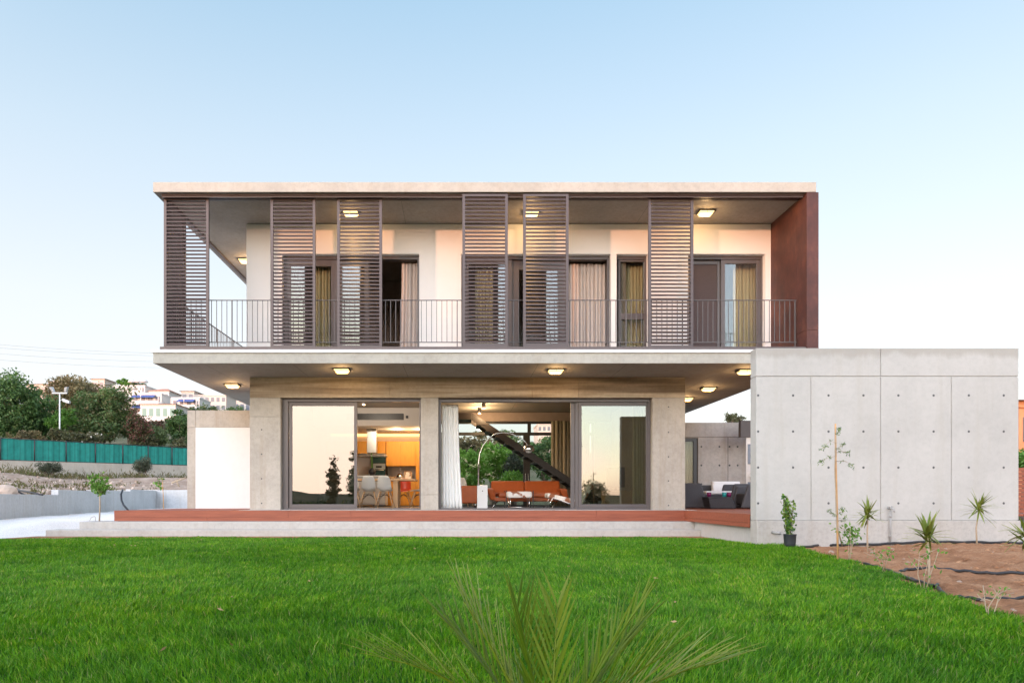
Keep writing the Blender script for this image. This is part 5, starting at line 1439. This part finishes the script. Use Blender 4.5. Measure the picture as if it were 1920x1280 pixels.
for px, mt, lb in ((1329.5, 'purple_glass', 'purple cup at the left end of the black terrace table'), (1358, 'teal_glass', 'teal cup in the middle of the black terrace table'), (1367, 'purple_glass', 'purple cup right of the teal cup on the terrace table')):
    mb = MB(); c = (max(wx(px, 15.8), x0+.05), 15.8, z+.0005); mb.lathe(c, [(.04, 0), (.048, .05), (.052, .105), (.046, .105), (.042, .01), (.0, .01)], 14); tag(mb.build('cup', M[mt], None, loc=c), lb, 'cup', 'cups on the terrace table')

# ================================================================ planting bed and garden bits
def leaf_strip(mb, base, d, L, w, droop, n=5, up=Vector((0,0,1))):
    """one long strap leaf bending over"""
    d = Vector(d).normalized(); s = d.cross(up)
    s = s.normalized() if s.length > .05 else Vector((1,0,0))
    vs = []; p = Vector(base); v = d.copy()
    for i in range(n+1):
        t = i/n; ww = w*(.55 + 1.2*t*(1-t)*1.6 if t < .5 else (1.03*(1-t)*2 if t < 1 else 0))
        ww = max(ww, .0006)
        vs += [tuple(p - s*ww*.5), tuple(p + s*ww*.5 )]
        v = (v - Vector((0,0,droop/n))).normalized(); p = p + v*(L/n)
    mb.add(vs, [(2*i, 2*i+1, 2*i+3, 2*i+2) for i in range(n)])
def dracaena(px, pyc, pyb, label, Lpx, seed, n=46, bent=.0, lower=.5, Y=None):
    if Y is None: Y = F*(EYE-.02)/(pyb-VY)
    base = at(px, pyb, Y); base.z = float(soil_z(base.x, Y)) - .01
    top = at(px-bent*10, pyc, Y); rng = np.random.default_rng(seed); L = Lpx*Y/F
    t = thing('dracaena', label, 'plant', base, 'spiky dracaenas in the planting bed')
    mb = MB(); mid = base.lerp(top, .5) + Vector((bent*.05, .01, 0)); mb.tube([base, mid, top], [.012, .010, .009], 7); mb.build('stem', M['stem'], t)
    mb = MB()
    for k in range(n):
        a = rng.uniform(0, 6.28); e = R(rng.uniform(-50, 88)); 
        if rng.uniform() < lower: e = R(rng.uniform(5, 85))
        d = Vector((math.cos(a)*math.cos(e), math.sin(a)*math.cos(e), math.sin(e)))
        leaf_strip(mb, top + Vector((0,0,rng.uniform(-.05, .05))), d, L*rng.uniform(.65, 1.1), .024*rng.uniform(.8, 1.2), rng.uniform(.1, .7))
    mb.build('leaves', M['leaf_dracaena'], t, thick=.0015)
dracaena(1627, 966, 1031, 'spiky dracaena beside the bamboo stake, left of the garden tap', 34, 1)
dracaena(1742, 1008, 1084, 'largest spiky dracaena with a wide crown in the middle of the bed', 48, 2, 52, .3)
dracaena(1832, 955, 1024, 'spiky dracaena on a thin bent stem close to the wall', 36, 3, 46, -.4)
dracaena(1926, 1012, 1120, 'leafy plant cut off by the right edge of the photo', 46, 4, 60, 0, .3)
def small_shrub(px, pyt, pyb, wpx, label, lm, seed, leaves=120, leaf=.035, name='young_shrub', stems=3, Y=None, cat='shrub', group='young shrubs in the planting bed', low=.45):
    if Y is None: Y = F*(EYE-.0)/(pyb-VY)
    base = at(px, pyb, Y); base.z = float(soil_z(base.x, Y)) - .01 if base.x > 1.9 and Y < 10.3 else base.z
    zt = wz(pyt, Y); H = zt-base.z; w = wpx*Y/F/2; rng = np.random.default_rng(seed)
    t = thing(name, label, cat, base, group)
    mb = MB(); C = []
    for k in range(stems):
        a = rng.uniform(0, 6.28); e = base + Vector((math.cos(a)*w*rng.uniform(.2, .8), math.sin(a)*w*.6, H*rng.uniform(.75, 1)))
        m = base.lerp(e, .45) + Vector((rng.normal()*w*.12, 0, H*.05))
        mb.tube([base, m, e], [.0045, .003, .0015], 5)
        for j in range(3):
            q = m.lerp(e, rng.uniform(0, .8)); f = q + Vector((rng.normal()*w*.45, rng.normal()*w*.35, H*rng.uniform(.05, .25)))
            mb.tube([q, f], [.003, .0015], 4)
            for u in np.linspace(.2, 1, 4): C.append(q.lerp(f, u))
        for u in np.linspace(low, 1, 8): C.append(m.lerp(e, u))
    mb.build('stems', M['stem'], t)
    C = np.array(C); C = C[rng.integers(0, len(C), leaves)] + rng.normal(size=(leaves, 3))*leaf*.8
    V = leaf_quads(C, leaf*rng.uniform(.7, 1.3, leaves), leaf*.5, rng); l, s = quads(leaves); np_obj('leaves', V, l, s, M[lm], t)
    return t
small_shrub(1592, 984, 1052, 62, 'leafy young shrub beside the foot of the bamboo stake', 'leaf_young', 11, 150, .045)
small_shrub(1657, 1020, 1066, 56, 'sparse pale stemmed shrub in front of the garden tap', 'leaf_young', 12, 60, .035)
small_shrub(1732, 1028, 1106, 70, 'bare twiggy shrub by the crossing black hoses', 'leaf_young', 13, 30, .035)
small_shrub(1855, 1098, 1156, 60, 'tiny bare shrub at the lawn edge near the lower hose', 'leaf_young', 14, 26, .025)
# sapling on a bamboo stake
Ys = 7.72
sp = thing('staked_sapling', 'thin feathery sapling tied to a tall bamboo stake', 'sapling', at(1570, 1050, Ys))
mb = MB(); mb.tube([at(1571, 1052, Ys), at(1570, 980, Ys), at(1567, 860, Ys), at(1566.5, 794, Ys)], [.011, .011, .010, .009], 7); mb.build('stake', M['bamboo'], sp)
mb = MB(); mb.tube([at(1579, 1022, Ys), at(1569, 985, Ys-.02), at(1565, 880, Ys-.02), at(1568, 800, Ys-.02)], [.008, .007, .005, .003], 6)
tw = [((1567, 830), (1556, 826), (1542, 842)), ((1567, 845), (1574, 838), (1583, 831)), ((1567, 848), (1578, 846), (1592, 848)), ((1567, 864), (1585, 864), (1601, 875)), ((1566, 855), (1552, 858), (1537, 868)), ((1567, 815), (1572, 810), (1574, 803)), ((1569, 968), (1560, 962), (1555, 958)), ((1569, 965), (1577, 960), (1582, 955)), ((1569, 975), (1580, 974), (1584, 972))]
C = []
rng = np.random.default_rng(17)
for a, b, c in tw:
    A, B, D = at(*a, Ys-.03), at(*b, Ys-.05+rng.normal()*.06), at(*c, Ys-.08+rng.normal()*.12); mb.tube([A, B, D], [.003, .002, .001], 4)
    for u in np.linspace(.35, 1, 7): C.append(B.lerp(D, u) if u > .5 else A.lerp(B, u*2))
mb.build('stem', M['stem'], sp)
C = np.array(C); C = np.repeat(C, 5, 0) + rng.normal(size=(len(C)*5, 3))*.014
V = leaf_quads(C, .04, .008, rng); l, s = quads(len(C)); np_obj('leaves', V, l, s, M['leaf_glossy'], sp)
# potted shrub
Yp = 9.75
pp = thing('potted_shrub', 'glossy upright shrub in a black nursery pot at the wall corner', 'potted plant', (wx(1481.5, Yp), Yp, .0))
c = Vector((wx(1481, Yp), Yp, .0))
mb = MB(); mb.lathe(c, [(.070, 0), (.078, .06), (.086, .18), (.092, .19), (.088, .192), (.08, .165), (.0, .165)], 18); mb.build('pot', M['pot'], pp)
rng = np.random.default_rng(19); C = []
mb = MB()
for k in range(5):
    a = rng.uniform(0, 6.28); e = c + Vector((math.cos(a)*.075, math.sin(a)*.07, rng.uniform(.52, .74))); mb.tube([c+Vector((math.cos(a)*.02, math.sin(a)*.02, .16)), c.lerp(e, .6)+Vector((0,0,.05)), e], [.006, .005, .003], 5)
    for u in np.linspace(.3, 1.02, 26): C.append((c+Vector((0,0,.05))).lerp(e, u))
mb.build('stems', M['bark'], pp)
C = np.array(C); C = np.repeat(C, 3, 0) + rng.normal(size=(len(C)*3, 3))*np.array([.028, .028, .015])
V = leaf_quads(C, .062*rng.uniform(.7, 1.2, len(C)), .032, rng, up=.6); l, s = quads(len(C)); np_obj('leaves', V, l, s, M['leaf_glossy'], pp)
# hoses
def hose(pts, r, label, seed=0):
    P = []
    for i in range(len(pts)-1):
        for u in np.linspace(0, 1, 6, endpoint=False): P.append(Vector(pts[i]).lerp(Vector(pts[i+1]), u))
    P.append(Vector(pts[-1])); rng = np.random.default_rng(seed); w = 0
    Q = [p + Vector((0, .012*math.sin(i*.9+seed), .006*math.sin(i*1.7))) for i, p in enumerate(P)]
    mb = MB(); mb.tube(Q, r, 7); tag(mb.build('irrigation_hose', M['hose'], None, loc=Q[0]), label, 'hose', 'black hoses on the planting bed')
def gp(px, py, dz=.0):
    Y = F*(EYE-.03)/(py-VY)
    for _ in range(4):
        x = wx(px, Y); Y = F*(EYE-float(soil_z(x, Y))-dz)/(py-VY)
    return Vector((wx(px, Y), Y, float(soil_z(wx(px, Y), Y))+dz))
hose([gp(1500, 1026, .015), gp(1540, 1021, .02)] + [Vector((x, YR0-.05+.01*math.sin(x*3), float(soil_z(x, 10.2))+.03)) for x in (5.6, 6.3, 7.0, 7.7, 8.4, 9.2)], .018, 'black hose running along the foot of the tall concrete wall', 1)
hose([gp(1570, 1049, .015), gp(1612, 1054, .015), gp(1645, 1062, .015), gp(1680, 1074, .015), gp(1715, 1088, .015), gp(1755, 1100, .015), gp(1775, 1116, .015)], .016, 'black hose running down along the lawn edge', 2)
hose([gp(1676, 1073, .015), gp(1710, 1086, .03), gp(1752, 1098, .03), gp(1758, 1094, .015)], .013, 'short doubled black hose with a knotted end', 3)
hose([gp(1685, 1071, .015), gp(1705, 1066, .015), gp(1745, 1063, .015), gp(1800, 1068, .015), gp(1860, 1073, .015), gp(1935, 1071, .015)], .015, 'upper black hose lying across the middle of the soil bed', 4)
hose([gp(1793, 1117, .012), gp(1830, 1122, .012), gp(1880, 1122, .012), gp(1940, 1119, .012)], .012, 'lower black hose near the right corner of the lawn', 5)
# garden tap on a riser, drain stub
tp = thing('garden_tap', 'grey standpipe with a small tap against the concrete wall', 'tap', (wx(1665.5, YR0)+0, YR0-.05, .0))
x = tp.location.x; y = YR0-.05
mb = MB(); mb.tube([(x, y, -.02), (x, y, wz(955, YR0))], .012, 8); mb.build('riser', M['pipe'], tp)
mb = MB(); z = wz(953, YR0); mb.tube([(x, y+.05, z), (x, y-.02, z), (x, y-.08, z-.01), (x, y-.09, z-.05)], .013, 8); mb.tube([(x-.04, y, z+.03), (x+.04, y, z+.03)], .007, 6); mb.lathe((x, y, z+.005), [(.014, 0), (.014, .03)], 8); mb.build('tap', M['pipe'], tp)
for py in (967, 1004): 
    mb = MB(); z = wz(py, YR0); mb.lathe((x, y, z-.015), [(.018, 0), (.02, .015), (.018, .03)], 10); mb.build('coupling', M['pipe'], tp)
dx = wx(1452, YR0); z = wz(998, YR0)
mb = MB(); mb.tube([(dx-.04, YR0-.02, z+.005), (dx+.0, YR0-.10, z), (dx+.035, YR0-.13, z-.002)], .022, 12); o = mb.build('drain_pipe', M['pipe'], None, loc=(dx, YR0, z)); tag(o, 'short grey drain pipe stub poking from the wall foot beside the pot', 'pipe')

# young trees in the gravel
Yt = 13.6
yt = thing('young_tree', 'young tree with fresh green leaves standing in the white gravel', 'tree', (wx(186, Yt), Yt, wz(977, Yt)))
c = yt.location.copy(); rng = np.random.default_rng(23)
mb = MB(); top = at(187, 925, Yt); mb.tube([c-Vector((0,0,.05)), c.lerp(top, .5)+Vector((.01, 0, 0)), top], [.016, .013, .010], 7); C = []
for px, py in ((168, 897), (176, 893), (187, 890), (200, 899), (205, 912), (180, 908), (195, 918), (172, 908), (190, 905), (183, 918)):
    e = at(px, py, Yt+rng.normal()*.12); mb.tube([top, top.lerp(e, .5)+Vector((0,0,.02)), e], [.006, .004, .002], 5)
    for u in np.linspace(.35, 1.03, 12): C.append(top.lerp(e, u))
mb.build('trunk', M['stem'], yt)
C = np.array(C); C = np.repeat(C, 4, 0) + rng.normal(size=(len(C)*4, 3))*.03
V = leaf_quads(C, .075*rng.uniform(.7, 1.3, len(C)), .04, rng); l, s = quads(len(C)); np_obj('crown', V, l, s, M['leaf_young'], yt)
Yv = 20.0
sp = thing('thin_sapling', 'very thin sapling with a few yellow green leaves by the concrete frame wall', 'sapling', at(307, 957, Yv), None)
mb = MB(); mb.tube([at(307, 957, Yv), at(306, 925, Yv), at(304, 895, Yv)], [.014, .011, .006], 6); C = []
rng = np.random.default_rng(29)
for a, b in (((306, 915), (293, 905)), ((306, 918), (296, 907)), ((306, 908), (303, 897)), ((306, 920), (300, 912))):
    A, B = at(*a, Yv), at(*b, Yv); mb.tube([A, B], [.005, .002], 4); C += [B, A.lerp(B, .8)]
mb.build('stem', M['bamboo'], sp)
C = np.repeat(np.array(C), 5, 0) + rng.normal(size=(40, 3))*.03; V = leaf_quads(C, .09, .05, rng); l, s = quads(40); np_obj('leaves', V, l, s, M['leaf_young'], sp)
mb = MB(); Yh = 21.0; mb.tube([at(230, 918, Yh), at(227, 926, Yh-.2), at(228, 938, Yh-.4), at(232, 947, Yh-.6), at(240, 956, Yh-.9)], .03, 7)
tag(mb.build('bent_pipe', M['hose'], None, loc=at(238, 955, Yh)), 'black bent pipe arching up against the low grey retaining wall', 'pipe')
mb = MB(); mb.tube([at(168, 976, 13.8), at(171, 970, 13.8), at(177, 967.5, 13.8), at(179.5, 970, 13.8), at(179, 976, 13.8)], .005, 5)
tag(mb.build('bent_wire', M['stem'], None, loc=at(170, 976, 13.8)), 'small hoop of pale wire in the gravel beside the young tree', 'wire')

# foreground palm
pb = Vector((wx(1030, 1.62), 1.62, -.02))
pm = thing('young_palm', 'young feather palm whose fronds fan up from the bottom edge of the photo', 'palm', pb)
mb = MB(); mb.lathe(pb, [(.04, 0), (.05, .03), (.04, .06), (.012, .09)], 12); mb.build('crown_base', M['bark'], pm)
rng = np.random.default_rng(77)
def frond(az, el, L, curl, pale=False, lw=.011, ll=.30, n=22, roll=0.0):
    d = Vector((math.cos(az)*math.cos(el), math.sin(az)*math.cos(el), math.sin(el)))
    p = pb + Vector((0, 0, .08)); pts = [p.copy()]; v = d.copy(); k = 14
    for i in range(k):
        v = (v - Vector((0,0,curl/k*(.4+1.2*i/k)))).normalized(); p = p + v*(L/k); pts.append(p.copy())
    mb = MB(); mb.tube(pts, [.0055*(1-i/(k+2))+.001 for i in range(k+1)], 5); mb2 = MB()
    side0 = d.cross(Vector((0,0,1))).normalized()
    for i in range(n):
        t = .22 + .78*i/(n-1); q = t*k; j = min(int(q), k-1); c = pts[j].lerp(pts[j+1], q-j); tang = (pts[j+1]-pts[j]).normalized()
        sd = tang.cross(Vector((0,0,1))); sd = sd.normalized() if sd.length > .1 else side0
        nor = sd.cross(tang)
        for s in (-1, 1):
            length = ll*(1 - .55*abs(t-.45)**1.2)*rng.uniform(.8, 1.1)*(1 if t < .9 else .8)
            dd = tang*(1.25+rng.normal()*.08) + sd*s*(.62 - .25*t + rng.normal()*.05) + nor*(.38+rng.normal()*.08)
            leaf_strip(mb2, c, dd, length, lw*rng.uniform(.8, 1.15), rng.uniform(.05, .35), 5, nor)
    o = mb.build('frond', M['leaf_palm'], pm); mb2.build('leaflets', M['leaf_palm_pale' if pale else 'leaf_palm'], o, thick=.0012)
FR = [(170, 66, .58, .35), (186, 50, .62, .80), (125, 74, .50, .28), (70, 77, .50, .25), (14, 63, .58, .42), (-6, 49, .62, .80), (-22, 57, .52, .6), (150, 56, .56, .5), (33, 54, .58, .55)]
for i, (a, e, L, c) in enumerate(FR): frond(R(a), R(e), L*.76, c, pale=i in (0, 5), ll=.195, n=12 if i in (3, 4) else 16, lw=.0072)
def fallen_leaves():
    rng = np.random.default_rng(83); P = []
    while len(P) < 34:
        y = rng.uniform(2.8, 11.5); x = rng.uniform(-.7*y, .7*y)
        if in_poly(LAWN, np.array([x]), np.array([y]))[0]: P.append((x, y, rng.uniform(.035, .06)))
    P = np.array(P); U = rng.normal(size=(len(P), 3)); U[:, 2] *= .3
    V = leaf_quads(P, .034*rng.uniform(.6, 1.4, len(P)), .014, rng, U=U); l, s = quads(len(P))
    tag(np_obj('fallen_leaves', V, l, s, M['fallen']), 'small dry pale brown leaves scattered over the lawn', 'leaves', kind='stuff')
fallen_leaves()
